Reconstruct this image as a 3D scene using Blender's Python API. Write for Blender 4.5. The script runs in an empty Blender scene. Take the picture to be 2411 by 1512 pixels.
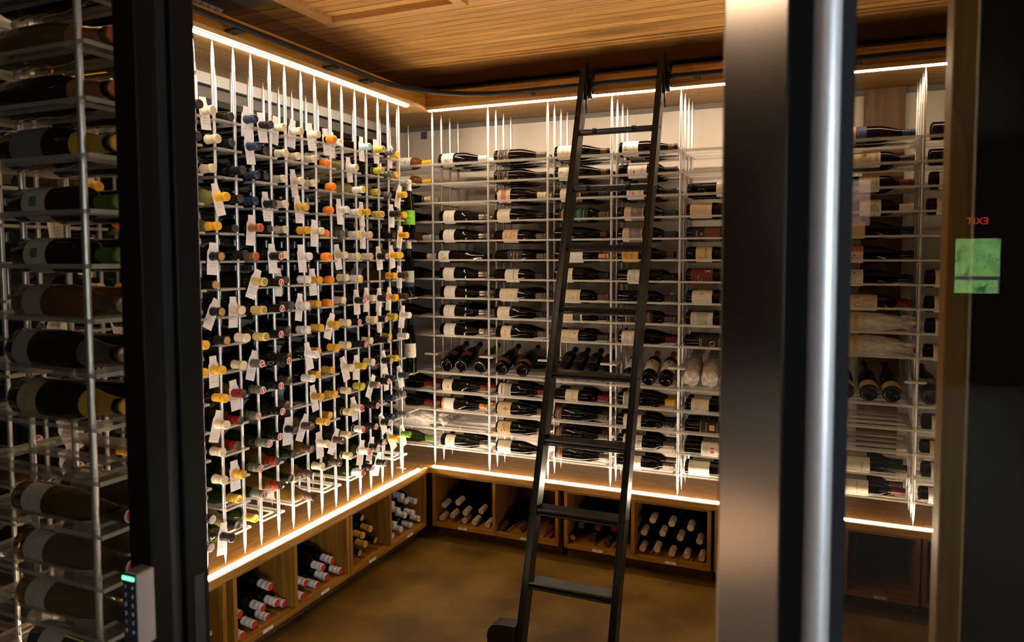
import bpy, math, random
from mathutils import Matrix, Vector
random.seed(7)
C = bpy.context.scene.collection
PI = math.pi

# ------------------------------------------------------------------ camera, world, exposure
sc = bpy.context.scene
cam_d = bpy.data.cameras.new('camera')
cam = bpy.data.objects.new('camera', cam_d); C.objects.link(cam); sc.camera = cam
H = 1.62
yaw, pitch, roll = -0.390059, -0.0554013, -0.00105674
F_PX, PCX, PCY = 1657.90, 1272.02, 696.75
fw = Vector((math.sin(yaw)*math.cos(pitch), math.cos(yaw)*math.cos(pitch), math.sin(pitch)))
rt = Vector((math.cos(yaw), -math.sin(yaw), 0)); up = rt.cross(fw)
r2 = rt*math.cos(roll)+up*math.sin(roll); u2 = -rt*math.sin(roll)+up*math.cos(roll)
cam.matrix_world = Matrix(((r2.x, u2.x, -fw.x, 0), (r2.y, u2.y, -fw.y, 0), (r2.z, u2.z, -fw.z, H), (0, 0, 0, 1)))
cam_d.sensor_width = 36; cam_d.sensor_fit = 'HORIZONTAL'
cam_d.lens = F_PX/2411*36
cam_d.shift_x = -(PCX-1205.5)/2411
cam_d.shift_y = (PCY-756)/2411
cam_d.clip_start = .02; cam_d.clip_end = 60
cam_d.dof.use_dof = True; cam_d.dof.focus_distance = 3.1; cam_d.dof.aperture_fstop = 4.5

sc.view_settings.view_transform = 'Standard'; sc.view_settings.look = 'None'
sc.view_settings.gamma = 1; sc.view_settings.use_curve_mapping = False
sc.view_settings.exposure = 0.0
cy = sc.cycles
cy.max_bounces = 7; cy.diffuse_bounces = 3; cy.glossy_bounces = 4; cy.transmission_bounces = 5
cy.transparent_max_bounces = 24
cy.caustics_reflective = False; cy.caustics_refractive = False
cy.sample_clamp_indirect = 4.0

w = bpy.data.worlds.new('sky'); sc.world = w; w.use_nodes = True
bg = w.node_tree.nodes['Background']
bg.inputs[0].default_value = (.80, .90, 1.0, 1); bg.inputs[1].default_value = 32.0

LED_COL = (1.0, .79, .56); LED_E = 86.0

# added lobby lights: a cool one for the aluminium edge, warm ones for the jamb
def area(name, loc, rot, sx, sy, col, power):
    l = bpy.data.lights.new(name, 'AREA'); l.shape = 'RECTANGLE'; l.size = sx; l.size_y = sy
    l.color = col; l.energy = power
    o = bpy.data.objects.new(name, l); C.objects.link(o); o.location = loc; o.rotation_euler = rot
    return o
area('lobby_daylight_fill', (3.9, -3.6, 1.7), (0, PI/2, 0), 1.9, 2.6, (.82, .91, 1.0), 125)  # added cool lamp standing for daylight, whitens the aluminium edge profile
sl_ = bpy.data.lights.new('lobby_spot_fill', 'SPOT'); sl_.energy = 750; sl_.color = (1, .72, .52); sl_.spot_size = math.radians(28); sl_.spot_blend = .6; sl_.shadow_soft_size = .06  # added spot; the jamb mirrors its pool on the lobby floor
so_ = bpy.data.objects.new('lobby_spot_fill', sl_); C.objects.link(so_); so_.location = (-.72, -2.7, 2.9)
area('lobby_warm_fill', (-.4, -2.6, 2.25), (PI, 0, 0), 1.2, .4, (1, .72, .50), 6)  # added warm lamp that lifts the upper end of the jamb
area('lobby_panel_fill', (-.4, -2.0, 2.93), (0, 0, 0), .5, .5, (1, .74, .54), 7.5)  # added panel, mirrored as the warm highlight high on the jamb

# ------------------------------------------------------------------ helpers
class MB:
    """collects shapes into ONE mesh"""
    def __init__(s): s.v = []; s.f = []; s.m = []; s.mats = []; s.sm = []
    def mi(s, mat):
        if mat not in s.mats: s.mats.append(mat)
        return s.mats.index(mat)
    def add(s, vs, fs, mat, smooth=False):
        b = len(s.v); s.v += [tuple(v) for v in vs]; k = s.mi(mat)
        for f in fs: s.f.append([b+i for i in f]); s.m.append(k); s.sm.append(smooth)
        return s
    def box(s, x0, y0, z0, x1, y1, z1, mat, side=None):
        vs = [(x, y, z) for z in (z0, z1) for y in (y0, y1) for x in (x0, x1)]
        s.add(vs, [(0, 2, 3, 1), (4, 5, 7, 6)], mat)
        s.add(vs, [(0, 1, 5, 4), (1, 3, 7, 5), (3, 2, 6, 7), (2, 0, 4, 6)], side or mat)
        return s
    def bevbox(s, x0, y0, z0, x1, y1, z1, mat, b=.004):
        # box with all vertical and top edges chamfered
        def ring(d, z): return [(x0+d, y0, z), (x1-d, y0, z), (x1, y0+d, z), (x1, y1-d, z), (x1-d, y1, z), (x0+d, y1, z), (x0, y1-d, z), (x0, y0+d, z)]
        def inset(z): return [(x0+b, y0+b, z), (x1-b, y0+b, z), (x1-b, y0+b, z), (x1-b, y1-b, z), (x1-b, y1-b, z), (x0+b, y1-b, z), (x0+b, y1-b, z), (x0+b, y0+b, z)]
        R = [inset(z0), ring(b, z0+b), ring(b, z1-b), inset(z1)]
        vs = [p for r in R for p in r]; fs = []
        for k in range(3):
            for i in range(8):
                j = (i+1) % 8; fs.append((k*8+i, k*8+j, k*8+8+j, k*8+8+i))
        fs.append(tuple(reversed(range(8)))); fs.append(tuple(range(24, 32)))
        return s.add(vs, fs, mat)
    def tube(s, pts, r, mat, n=12, caps=True):
        """tube along points; r a number or a list"""
        pts = [Vector(p) for p in pts]; vs = []; fs = []
        for i, p in enumerate(pts):
            d = (pts[min(i+1, len(pts)-1)]-pts[max(i-1, 0)]).normalized()
            a = Vector((0, 0, 1)) if abs(d.z) < .9 else Vector((1, 0, 0))
            e1 = d.cross(a).normalized(); e2 = d.cross(e1)
            rr = r[i] if isinstance(r, (list, tuple)) else r
            for k in range(n):
                t = 2*PI*k/n; vs.append(p+e1*(rr*math.cos(t))+e2*(rr*math.sin(t)))
        for i in range(len(pts)-1):
            for k in range(n):
                k2 = (k+1) % n; fs.append((i*n+k, i*n+k2, (i+1)*n+k2, (i+1)*n+k))
        s.add(vs, fs, mat, True)
        if caps:
            b = len(pts)*n
            s.add(vs[:n], [tuple(reversed(range(n)))], mat); s.add(vs[-n:], [tuple(range(n))], mat)
        return s
    def lathe(s, prof, mat, n=24, smooth=True, cap0=False, cap1=False, endmat=None):
        vs = []; fs = []
        for (r, z) in prof:
            for k in range(n):
                t = 2*PI*k/n; vs.append((r*math.cos(t), r*math.sin(t), z))
        for i in range(len(prof)-1):
            for k in range(n):
                k2 = (k+1) % n; fs.append((i*n+k, i*n+k2, (i+1)*n+k2, (i+1)*n+k))
        s.add(vs, fs, mat, smooth)
        if cap0: s.add(vs[:n], [tuple(reversed(range(n)))], mat)
        if cap1: s.add(vs[-n:], [tuple(range(n))], endmat or mat)
        return s
    def prism(s, poly, y0, y1, mat, axis='y'):
        """polygon in (x,z) extruded along y (axis 'y'), or in (y,z) along x (axis 'x')"""
        n = len(poly)
        if axis == 'y': vs = [(a, y0, b) for a, b in poly]+[(a, y1, b) for a, b in poly]
        elif axis == 'x': vs = [(y0, a, b) for a, b in poly]+[(y1, a, b) for a, b in poly]
        else: vs = [(a, b, y0) for a, b in poly]+[(a, b, y1) for a, b in poly]
        fs = [tuple(range(n)), tuple(reversed(range(n, 2*n)))]+[(i, i+n, (i+1) % n+n, (i+1) % n) for i in range(n)]
        return s.add(vs, fs, mat)
    def mesh(s, name):
        m = bpy.data.meshes.new(name); m.from_pydata(s.v, [], s.f)
        for mt in s.mats: m.materials.append(mt)
        m.polygons.foreach_set('material_index', s.m); m.polygons.foreach_set('use_smooth', s.sm)
        m.validate(); m.update()
        return m
    def build(s, name, parent=None): return put(name, s.mesh(name), parent)

def put(name, mesh, parent=None, loc=None):
    o = bpy.data.objects.new(name, mesh); C.objects.link(o)
    if parent: o.parent = parent
    if loc: o.location = loc
    return o
def empty(name, loc=(0, 0, 0), rot=None):
    o = bpy.data.objects.new(name, None); C.objects.link(o); o.empty_display_size = .05
    o.location = loc
    if rot is not None: o.rotation_mode = 'XYZ'; o.rotation_euler = rot
    return o
LABELS = {}
def tag(o, label, cat, group=None):
    n = len(label.split())
    if n > 16 or n < 4: print('LABEL LEN', n, label)
    if label in LABELS: print('DUP LABEL', label)
    LABELS[label] = 1
    o['label'] = label; o['category'] = cat
    if group: o['group'] = group
    return o
def struct(o): o['kind'] = 'structure'; return o

# ------------------------------------------------------------------ materials
def pm(name, col, rough=.5, metal=0., spec=.5, trans=0., ior=1.45, emit=None, es=0., coat=0.):
    m = bpy.data.materials.new(name); m.use_nodes = True
    b = m.node_tree.nodes['Principled BSDF']
    b.inputs['Base Color'].default_value = (*col, 1); b.inputs['Roughness'].default_value = rough
    b.inputs['Metallic'].default_value = metal; b.inputs['Specular IOR Level'].default_value = spec
    b.inputs['Transmission Weight'].default_value = trans; b.inputs['IOR'].default_value = ior
    b.inputs['Coat Weight'].default_value = coat
    if emit: b.inputs['Emission Color'].default_value = (*emit, 1); b.inputs['Emission Strength'].default_value = es
    return m
def nodes(m): return m.node_tree.nodes, m.node_tree.links, m.node_tree.nodes['Principled BSDF']
def mathn(N, L, op, a, b=None):
    n = N.new('ShaderNodeMath'); n.operation = op
    for i, x in enumerate((a, b)):
        if x is None: continue
        if isinstance(x, (int, float)): n.inputs[i].default_value = x
        else: L.new(x, n.inputs[i])
    return n.outputs[0]
def mixc(N, L, fac, a, b, mode='MIX'):
    n = N.new('ShaderNodeMix'); n.data_type = 'RGBA'; n.blend_type = mode
    if isinstance(fac, (int, float)): n.inputs[0].default_value = fac
    else: L.new(fac, n.inputs[0])
    for i, x in ((6, a), (7, b)):
        if isinstance(x, tuple): n.inputs[i].default_value = (*x, 1)
        else: L.new(x, n.inputs[i])
    return n.outputs[2]
def noisy(name, c1, c2, scale=(8, 8, 8), rough=.5, detail=5, bump=0., **k):
    m = pm(name, c1, rough, **k); N, L, B = nodes(m)
    tc = N.new('ShaderNodeTexCoord'); mp = N.new('ShaderNodeMapping'); mp.inputs['Scale'].default_value = scale
    L.new(tc.outputs['Object'], mp.inputs[0])
    n = N.new('ShaderNodeTexNoise'); n.inputs['Scale'].default_value = 1; n.inputs['Detail'].default_value = detail
    L.new(mp.outputs[0], n.inputs['Vector'])
    r = N.new('ShaderNodeValToRGB'); r.color_ramp.elements[0].position = .33; r.color_ramp.elements[1].position = .68
    r.color_ramp.elements[0].color = (*c1, 1); r.color_ramp.elements[1].color = (*c2, 1)
    L.new(n.outputs[0], r.inputs[0]); L.new(r.outputs[0], B.inputs['Base Color'])
    if bump:
        bp = N.new('ShaderNodeBump'); bp.inputs['Strength'].default_value = bump; bp.inputs['Distance'].default_value = .004
        L.new(n.outputs[0], bp.inputs['Height']); L.new(bp.outputs[0], B.inputs['Normal'])
    return m
def wood(name, c1, c2, axis, rough=.42, plank=None, grain=1., lam=False):
    """oak: grain runs along axis; plank=(axis, pitch) adds narrow board joints; lam adds butcher-block staves"""
    m = pm(name, c1, rough); N, L, B = nodes(m)
    tc = N.new('ShaderNodeTexCoord'); mp = N.new('ShaderNodeMapping')
    s = [46*grain]*3; s['xyz'.index(axis)] = 2.2*grain; mp.inputs['Scale'].default_value = s
    L.new(tc.outputs['Object'], mp.inputs[0])
    n = N.new('ShaderNodeTexNoise'); n.inputs['Scale'].default_value = 1; n.inputs['Detail'].default_value = 6; n.inputs['Roughness'].default_value = .62
    L.new(mp.outputs[0], n.inputs['Vector'])
    mp2 = N.new('ShaderNodeMapping'); s2 = [7*grain]*3; s2['xyz'.index(axis)] = .7*grain; mp2.inputs['Scale'].default_value = s2
    L.new(tc.outputs['Object'], mp2.inputs[0])
    wv = N.new('ShaderNodeTexNoise'); wv.inputs['Scale'].default_value = 1; wv.inputs['Detail'].default_value = 2
    L.new(mp2.outputs[0], wv.inputs['Vector'])
    rings = mathn(N, L, 'FRACT', mathn(N, L, 'MULTIPLY', wv.outputs[0], 9))
    f = mathn(N, L, 'ADD', mathn(N, L, 'MULTIPLY', n.outputs[0], .8), mathn(N, L, 'MULTIPLY', rings, .2))
    r = N.new('ShaderNodeValToRGB'); r.color_ramp.elements[0].position = .3; r.color_ramp.elements[1].position = .72
    r.color_ramp.elements[0].color = (*c1, 1); r.color_ramp.elements[1].color = (*c2, 1)
    L.new(f, r.inputs[0]); col = r.outputs[0]
    if plank:
        sx = N.new('ShaderNodeSeparateXYZ'); L.new(tc.outputs['Object'], sx.inputs[0])
        q = mathn(N, L, 'DIVIDE', mathn(N, L, 'ADD', sx.outputs['xyz'.index(plank[0])], 40), plank[1])
        fr = mathn(N, L, 'FRACT', q); fl = mathn(N, L, 'FLOOR', q)
        wn = N.new('ShaderNodeTexWhiteNoise'); wn.noise_dimensions = '1D'; L.new(fl, wn.inputs['W'])
        v = mathn(N, L, 'ADD', mathn(N, L, 'MULTIPLY', wn.outputs['Value'], .34), .80)
        cm = N.new('ShaderNodeCombineColor')
        for i in range(3): L.new(v, cm.inputs[i])
        col = mixc(N, L, 1., col, cm.outputs[0], 'MULTIPLY')
        g = mathn(N, L, 'LESS_THAN', fr, .075)
        col = mixc(N, L, g, col, tuple(x*.22 for x in c1))
    if lam:
        br = N.new('ShaderNodeTexBrick'); br.inputs['Scale'].default_value = 1; br.inputs['Mortar Size'].default_value = .0006
        br.inputs['Brick Width'].default_value = .42; br.inputs['Row Height'].default_value = .06
        br.inputs['Color1'].default_value = (1, 1, 1, 1); br.inputs['Color2'].default_value = (.80, .80, .80, 1); br.inputs['Mortar'].default_value = (.4, .4, .4, 1)
        mp3 = N.new('ShaderNodeMapping')
        if axis == 'y': mp3.inputs['Rotation'].default_value = (0, 0, PI/2)
        L.new(tc.outputs['Object'], mp3.inputs[0]); L.new(mp3.outputs[0], br.inputs['Vector'])
        col = mixc(N, L, 1., col, br.outputs[0], 'MULTIPLY')
    L.new(col, B.inputs['Base Color'])
    return m
def seethru(name, base, fac, rough=.15, tint=(1, 1, 1)):
    """clear acrylic: part transparent, part glossy body"""
    m = pm(name, base, rough, spec=.6); N, L, B = nodes(m)
    t = N.new('ShaderNodeBsdfTransparent'); t.inputs[0].default_value = (*tint, 1)
    mx = N.new('ShaderNodeMixShader'); mx.inputs[0].default_value = fac
    L.new(t.outputs[0], mx.inputs[1]); L.new(B.outputs[0], mx.inputs[2])
    L.new(mx.outputs[0], N['Material Output'].inputs[0])
    return m
def pane(name, tint):
    """window glass: tinted see-through with fresnel mirror reflection"""
    m = bpy.data.materials.new(name); m.use_nodes = True; N, L = m.node_tree.nodes, m.node_tree.links
    N.remove(N['Principled BSDF'])
    t = N.new('ShaderNodeBsdfTransparent'); t.inputs[0].default_value = (*tint, 1)
    g = N.new('ShaderNodeBsdfGlossy'); g.inputs['Roughness'].default_value = 0.0
    fr = N.new('ShaderNodeFresnel')
    ge = N.new('ShaderNodeNewGeometry'); L.new(mathn(N, L, 'SUBTRACT', 1.5, mathn(N, L, 'MULTIPLY', ge.outputs['Backfacing'], 1.5-1/1.5)), fr.inputs[0])   # same reflectance on both faces of the thin pane
    mx = N.new('ShaderNodeMixShader'); L.new(fr.outputs[0], mx.inputs[0]); L.new(t.outputs[0], mx.inputs[1]); L.new(g.outputs[0], mx.inputs[2])
    L.new(mx.outputs[0], N['Material Output'].inputs[0])
    return m
def clear_glass(name, tint):
    m = seethru(name, tuple(x*.9 for x in tint), .35, .04, tint); return m

OAK1, OAK2 = (.24, .100, .010), (.48, .235, .032)
M = dict(
    oak_x=wood('oak_grain_x', OAK1, OAK2, 'x'), oak_y=wood('oak_grain_y', OAK1, OAK2, 'y'), oak_z=wood('oak_grain_z', OAK1, OAK2, 'z'),
    und_x=wood('soffit_oak_lit_x', (.40, .21, .055), (.70, .42, .15), 'x'), und_y=wood('soffit_oak_lit_y', (.40, .21, .055), (.70, .42, .15), 'y'),  # paler oak copy: strip glow on the soffit underside put into the colour
    top_x=wood('oak_worktop_x', (.36, .155, .024), (.64, .34, .080), 'x', .35, lam=True), top_y=wood('oak_worktop_y', (.36, .155, .024), (.64, .34, .080), 'y', .35, lam=True),
    ceil=wood('ceiling_boards', (.50, .245, .066), (.80, .455, .155), 'x', .5, plank=('y', .0605)),
    ceil_flat=wood('ceiling_border', (.42, .20, .055), (.64, .35, .12), 'x', .5),
    trim=wood('ceiling_trim', (.50, .26, .085), (.72, .42, .17), 'x', .45), trimy=wood('ceiling_trim_y', (.50, .26, .085), (.72, .42, .17), 'y', .45),
    post=wood('dark_oak_post', (.10, .045, .015), (.21, .10, .036), 'z', .5),
    wall=noisy('beige_plaster', (.68, .60, .52), (.76, .68, .60), (3, 3, 3), .8), white=pm('white_paint', (.90, .86, .80), .6),
    floor=noisy('stained_concrete', (.070, .037, .0045), (.200, .112, .017), (3.4, 3.4, 3.4), .42, detail=12),
    lobby=noisy('pale_polished_concrete', (.36, .30, .25), (.46, .39, .33), (1.5, 1.5, 1.5), .4),
    toe=wood('toe_kick_oak', (.085, .036, .011), (.16, .075, .024), 'x', .5),
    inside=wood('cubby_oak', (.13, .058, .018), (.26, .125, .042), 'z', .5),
    black=pm('black_powder_coat', (.008, .0075, .007), .42, spec=.22), ladder=pm('ladder_black_metal', (.008, .0068, .006), .30, spec=.36), rubber=pm('black_rubber', (.005, .005, .005), .7, spec=.12),
    frame=pm('dark_bronze_frame', (.0045, .0032, .0024), .45, spec=.06), jamb=pm('brushed_bronze_jamb', (.58, .50, .41), .15, metal=1.),
    silver=pm('satin_aluminium', (.84, .85, .87), .44, metal=.75), slate=pm('dark_seal', (.022, .026, .032), .4, spec=.3),
    rod=pm('brushed_aluminium_rod', (.90, .87, .86), .36, metal=.85), grey=pm('grey_panel', (.20, .18, .165), .6), dark=pm('dark_interior', (.018, .014, .011), .7),
    acr=seethru('acrylic_face', (.50, .46, .42), .27), acre=seethru('acrylic_edge_lit', (.60, .55, .49), .66, .3),  # edges milkier than faces, carrying the strip light piped through the sheet
    pane=pane('tinted_glass', (.68, .67, .63)), clear=pane('clear_glass', (.93, .95, .93)),
    led=pm('led_diffuser', (0, 0, 0), .5, emit=LED_COL, es=LED_E), ledb=pm('led_diffuser_worktop', (0, 0, 0), .5, emit=LED_COL, es=LED_E*1.65), chan=pm('led_channel_aluminium', (.7, .68, .66), .35, metal=.8),
    paper=noisy('white_tag_paper', (.86, .83, .83), (.91, .88, .88), (60, 60, 60), .8), tissue=noisy('wrapping_tissue', (.50, .45, .40), (.72, .67, .62), (30, 30, 30), .75, bump=.7),
    green_led=pm('green_led', (0, .1, .02), .5, emit=(.10, 1.0, .32), es=4.), key=pm('keypad_digits', (.25, .26, .33), .5, emit=(.35, .38, .5), es=.35),
    exit=pm('exit_red_letters', (.3, .0, .0), .5, emit=(1.0, .04, .02), es=9.), purple=pm('purple_tape', (.10, .06, .22), .6),
    brick=None, leaf=noisy('leafy_hedge', (.01, .08, .01), (.50, .95, .28), (5, 5, 5), .6, detail=10),
    door=wood('lobby_dark_wood', (.014, .006, .0025), (.030, .014, .005), 'z', .5),
)
M['door'].node_tree.nodes['Principled BSDF'].inputs['Specular IOR Level'].default_value = .12
bm_ = pm('red_brick', (.5, .2, .12), .8); N, L, B = nodes(bm_)
tc = N.new('ShaderNodeTexCoord'); mp = N.new('ShaderNodeMapping'); mp.inputs['Rotation'].default_value = (PI/2, 0, 0)
br = N.new('ShaderNodeTexBrick'); br.inputs['Scale'].default_value = 1; br.inputs['Brick Width'].default_value = .2; br.inputs['Row Height'].default_value = .065
br.inputs['Mortar Size'].default_value = .008; br.inputs['Color1'].default_value = (.62, .25, .17, 1); br.inputs['Color2'].default_value = (.72, .36, .27, 1); br.inputs['Mortar'].default_value = (.75, .66, .6, 1)
L.new(tc.outputs['Object'], mp.inputs[0]); L.new(mp.outputs[0], br.inputs['Vector']); L.new(br.outputs[0], B.inputs['Base Color']); M['brick'] = bm_

def colmat(name, col, rough=.4, metal=0., **k):
    if name not in M: M[name] = pm(name, col, rough, metal, **k)
    return M[name]
GL = dict(
    dk=pm('dark_green_glass', (.0016, .0022, .0014), .03, spec=.32), br=pm('brown_black_glass', (.0022, .0012, .0007), .03, spec=.32),
    gr=pm('green_glass', (.016, .024, .003), .035, spec=.36, trans=.35), am=pm('amber_glass', (.30, .10, .012), .06, spec=.6, trans=.45, ior=1.3),
    ye=pm('pale_yellow_wine_glass', (.80, .72, .26), .035, spec=.42, trans=.75, ior=1.2), ro=pm('golden_wine_glass', (.16, .09, .012), .06, spec=.6, trans=.3, ior=1.3),
    matt=pm('dusty_black_glass', (.006, .0045, .0038), .42, spec=.3))
# capsule colours by code: (words, side colour, roughness, metallic, end material, glass, capsule form)
def cm_(n, c, r=.42, m=0.): return colmat('capsule_'+n, c, r+.04, m, spec=.3)
CAP = {
 'c': ('cream capsule', cm_('cream', (.80, .67, .47)), None, 'dk', 'foil'),
 'k': ('black capsule', cm_('black', (.009, .009, .009), .32), cm_('charcoal', (.045, .042, .04)), 'dk', 'foil'),
 'b': ('navy blue capsule', cm_('navy', (.018, .036, .075), .3), None, 'dk', 'foil'),
 'o': ('orange wax seal', cm_('orange', (.85, .24, .025), .3), None, 'dk', 'wax'),
 'y': ('bright yellow capsule', cm_('yellow', (.87, .46, .03)), None, 'ro', 'foil'),
 'g': ('golden yellow capsule', cm_('gold', (.72, .41, .05), .32), None, 'dk', 'foil'),
 'w': ('white capsule', cm_('white', (.84, .81, .76)), None, 'dk', 'foil'),
 'wy': ('white capsule with yellow tip', cm_('white', (.84, .81, .76)), cm_('lemon', (.80, .60, .06)), 'ye', 'foil'),
 'wp': ('white capsule with pink tip', cm_('rosewhite', (.82, .70, .62)), cm_('pink', (.80, .35, .25)), 'dk', 'foil'),
 'lb': ('pale blue capsule', cm_('paleblue', (.45, .66, .72)), None, 'dk', 'foil'),
 'Y': ('olive yellow screwcap with red end', cm_('olive', (.50, .45, .05)), 'flag', 'gr', 'screw'),
 'R': ('black screwcap with red end', cm_('black', (.009, .009, .009), .32), 'flag', 'dk', 'screw'),
 'Rg': ('grey green screwcap with red end', cm_('greygreen', (.13, .13, .085), .35), 'flag', 'gr', 'screw'),
 's': ('grey metal capsule', cm_('steel', (.20, .20, .20), .3, .5), None, 'dk', 'screw'),
 't': ('taupe capsule', cm_('taupe', (.105, .078, .054), .35, .3), None, 'dk', 'foil'),
 'gd': ('straw yellow capsule with black stamp', cm_('straw', (.76, .56, .17)), 'stamp', 'gr', 'foil'),
 'ko': ('black capsule with cork coloured end', cm_('black', (.009, .009, .009), .32), cm_('cork', (.55, .29, .09)), 'dk', 'foil'),
 'kr': ('black capsule with white ringed end', cm_('black', (.009, .009, .009), .32), cm_('ringwhite', (.75, .70, .66)), 'dk', 'foil'),
 'cp': ('copper capsule', cm_('copper', (.62, .27, .10), .28, .6), cm_('coppered', (.5, .1, .04)), 'dk', 'foil'),
 'r': ('dark red screwcap', cm_('red', (.24, .018, .012), .3), cm_('charcoal', (.035, .032, .03)), 'ro', 'screw'),
 'cb': ('cream capsule with black band', cm_('butter', (.80, .66, .36)), None, 'gr', 'foil'),
 'yg': ('lime yellow capsule', cm_('limeyellow', (.62, .50, .04)), None, 'dk', 'foil'),
 'db': ('dark brown capsule', cm_('maroonbrown', (.075, .035, .03), .3), None, 'ro', 'screw'),
 'd': ('dark bronze capsule', cm_('bronze', (.055, .038, .026), .3), None, 'dk', 'foil'),
 'dg': ('dark green capsule', cm_('darkgreen', (.03, .055, .035), .3), cm_('charcoal', (.035, .032, .03)), 'dk', 'foil'),
 'lg': ('leaf green capsule', cm_('leafgreen', (.10, .22, .02), .3), None, 'gr', 'foil'),
 'W': ('white screwcap with red end', cm_('white', (.84, .81, .76)), cm_('redend', (.60, .04, .025)), 'gr', 'screw'),
 'sv': ('silver capsule', cm_('silver', (.26, .215, .18), .3, .7), None, 'br', 'foil'),
 'rd': ('red capsule', cm_('crimson', (.17, .014, .010), .33), None, 'dk', 'foil'),
 'nk': ('bare dark neck', cm_('ambercork', (.10, .045, .01), .2), None, 'br', 'bare'),
 'cs': ('cream screwcap', cm_('screwcream', (.66, .53, .38), .4), None, 'dk', 'screw'),
 'bu': ('burgundy capsule', cm_('burgundy', (.09, .015, .015), .3), None, 'dk', 'foil'),
}
# the least visible bottles, numbered in building order
DEMOTE = set(map(int, """2 3 5 6 8 9 11 12 14 15 17 18 20 21 23 24 26 27 29 30 32 34 35 37 39 41 43 45 47 48 50 52 54 57 58 60 66 68 69 71 73 74 76 77 81 83 84 87 89 91 93 94 96 98 100 102 105 107 111 113 117 118 121 125 130 134 139 140 144 147 148 149 150 151 153 154 155 158 160 163 165 167 171 173 175 201 204 208 210 212 215 216 220 221 224 226 227 228 229 230 240 241 242 245 248 252 253 258 262 263 264 266 267 270 274 275 277 279 280 282 284 286 288 289 290 291 292 293 296 298 299 301 303 304 310 311 314 315 316 317 318 319 327 328 330 331 332 333 334 338 340 342 344 346 347 348 354 355 357 360 361 367 370 371 372 373 374 375 386 387 395 397 399 400 401 409 411 412 413 414 415 416 421 422 424 425 427 428 429 430 431 432 434 437 439 440 441 443 448 449 450 451 458 459 461 462 464 466 467 494 495 496 501 502 503 504 508 509 510 511 512 513 514 515 516 517 518 519 520 521 522 523 524 525 526 527 529 531 533 534 535 537 538 539 541 542 544 556""".split()))
# ------------------------------------------------------------------ bottles
SHAPES = {   # (radius, height) profiles from the punt to the lip, total height, body radius, capsule length
 'bdx': ([(.0, .016), (.014, .013), (.024, .004), (.030, 0), (.0355, .002), (.0375, .008), (.0375, .183), (.0362, .197), (.0315, .211), (.0235, .223), (.0172, .232), (.0150, .243), (.0144, .283), (.0160, .2845), (.0160, .297), (.0140, .300), (0, .300)], .300, .0375, .058),
 'bur': ([(.0, .018), (.015, .014), (.026, .004), (.032, 0), (.0385, .002), (.0405, .009), (.0405, .128), (.0400, .145), (.0378, .165), (.0330, .187), (.0265, .209), (.0205, .230), (.0170, .247), (.0150, .262), (.0144, .281), (.0160, .2825), (.0160, .294), (.0140, .297), (0, .297)], .297, .0405, .052),
 'flu': ([(.0, .012), (.014, .010), (.024, .003), (.029, 0), (.0345, .002), (.0365, .008), (.0365, .125), (.0355, .150), (.0325, .180), (.0280, .212), (.0230, .243), (.0185, .270), (.0155, .290), (.0144, .318), (.0160, .3195), (.0160, .332), (.0140, .335), (0, .335)], .335, .0365, .060),
 'chp': ([(.0, .022), (.016, .018), (.028, .005), (.035, 0), (.0415, .002), (.0440, .010), (.0440, .130), (.0432, .150), (.0405, .172), (.0350, .197), (.0280, .222), (.0215, .248), (.0180, .272), (.0165, .292), (.0175, .300), (.0178, .314), (.0150, .320), (0, .320)], .320, .0440, .105)}
CACHE = {}
def prof_r(shape, z):
    P = [p for p in SHAPES[shape][0][3:-1]]
    for (r0, z0), (r1, z1) in zip(P, P[1:]):
        if z0 <= z <= z1 and z1 > z0: return r0+(r1-r0)*(z-z0)/(z1-z0)
    return P[-1][0]
def body_mesh(shape, gl):
    k = ('b', shape, gl)
    if k not in CACHE:
        P, Hh, R, cl = SHAPES[shape]
        pts = [P[0]]
        for a, b in zip(P, P[1:]): pts.append(b)
        pts[0] = (.0004, P[0][1]); pts[-1] = (.0004, P[-1][1])
        CACHE[k] = MB().lathe(pts, GL[gl], 24).mesh('bottle_body')
    return CACHE[k]
def flag_disc(mb, r, z, kind):
    """painted end of a screwcap: white rim, red field, white bar - or a black stamp on straw"""
    if kind == 'flag':
        a, b = cm_('white', (.84, .81, .76)), colmat('cap_flag_red', (.62, .03, .02), .35)
    else:
        a, b = cm_('straw', (.76, .56, .17)), colmat('cap_stamp_black', (.03, .02, .012), .5)
    def disc(rr, zz, m, n=20): mb.add([(rr*math.cos(2*PI*i/n), rr*math.sin(2*PI*i/n), zz) for i in range(n)], [tuple(range(n))], m)
    disc(r, z, a); disc(r*.80, z+.0003, b)
    if kind == 'flag': mb.add([(-r*.78, -r*.17, z+.0006), (r*.78, -r*.17, z+.0006), (r*.78, r*.17, z+.0006), (-r*.78, r*.17, z+.0006)], [(0, 1, 2, 3)], a)
    else:
        disc(r*.62, z+.0006, a)
        for t in range(6):
            c, s_ = math.cos(t*PI/3)*r*.36, math.sin(t*PI/3)*r*.36; q = r*.11
            mb.add([(c-q, s_-q, z+.0009), (c+q, s_-q, z+.0009), (c+q, s_+q, z+.0009), (c-q, s_+q, z+.0009)], [(0, 1, 2, 3)], b)
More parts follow.
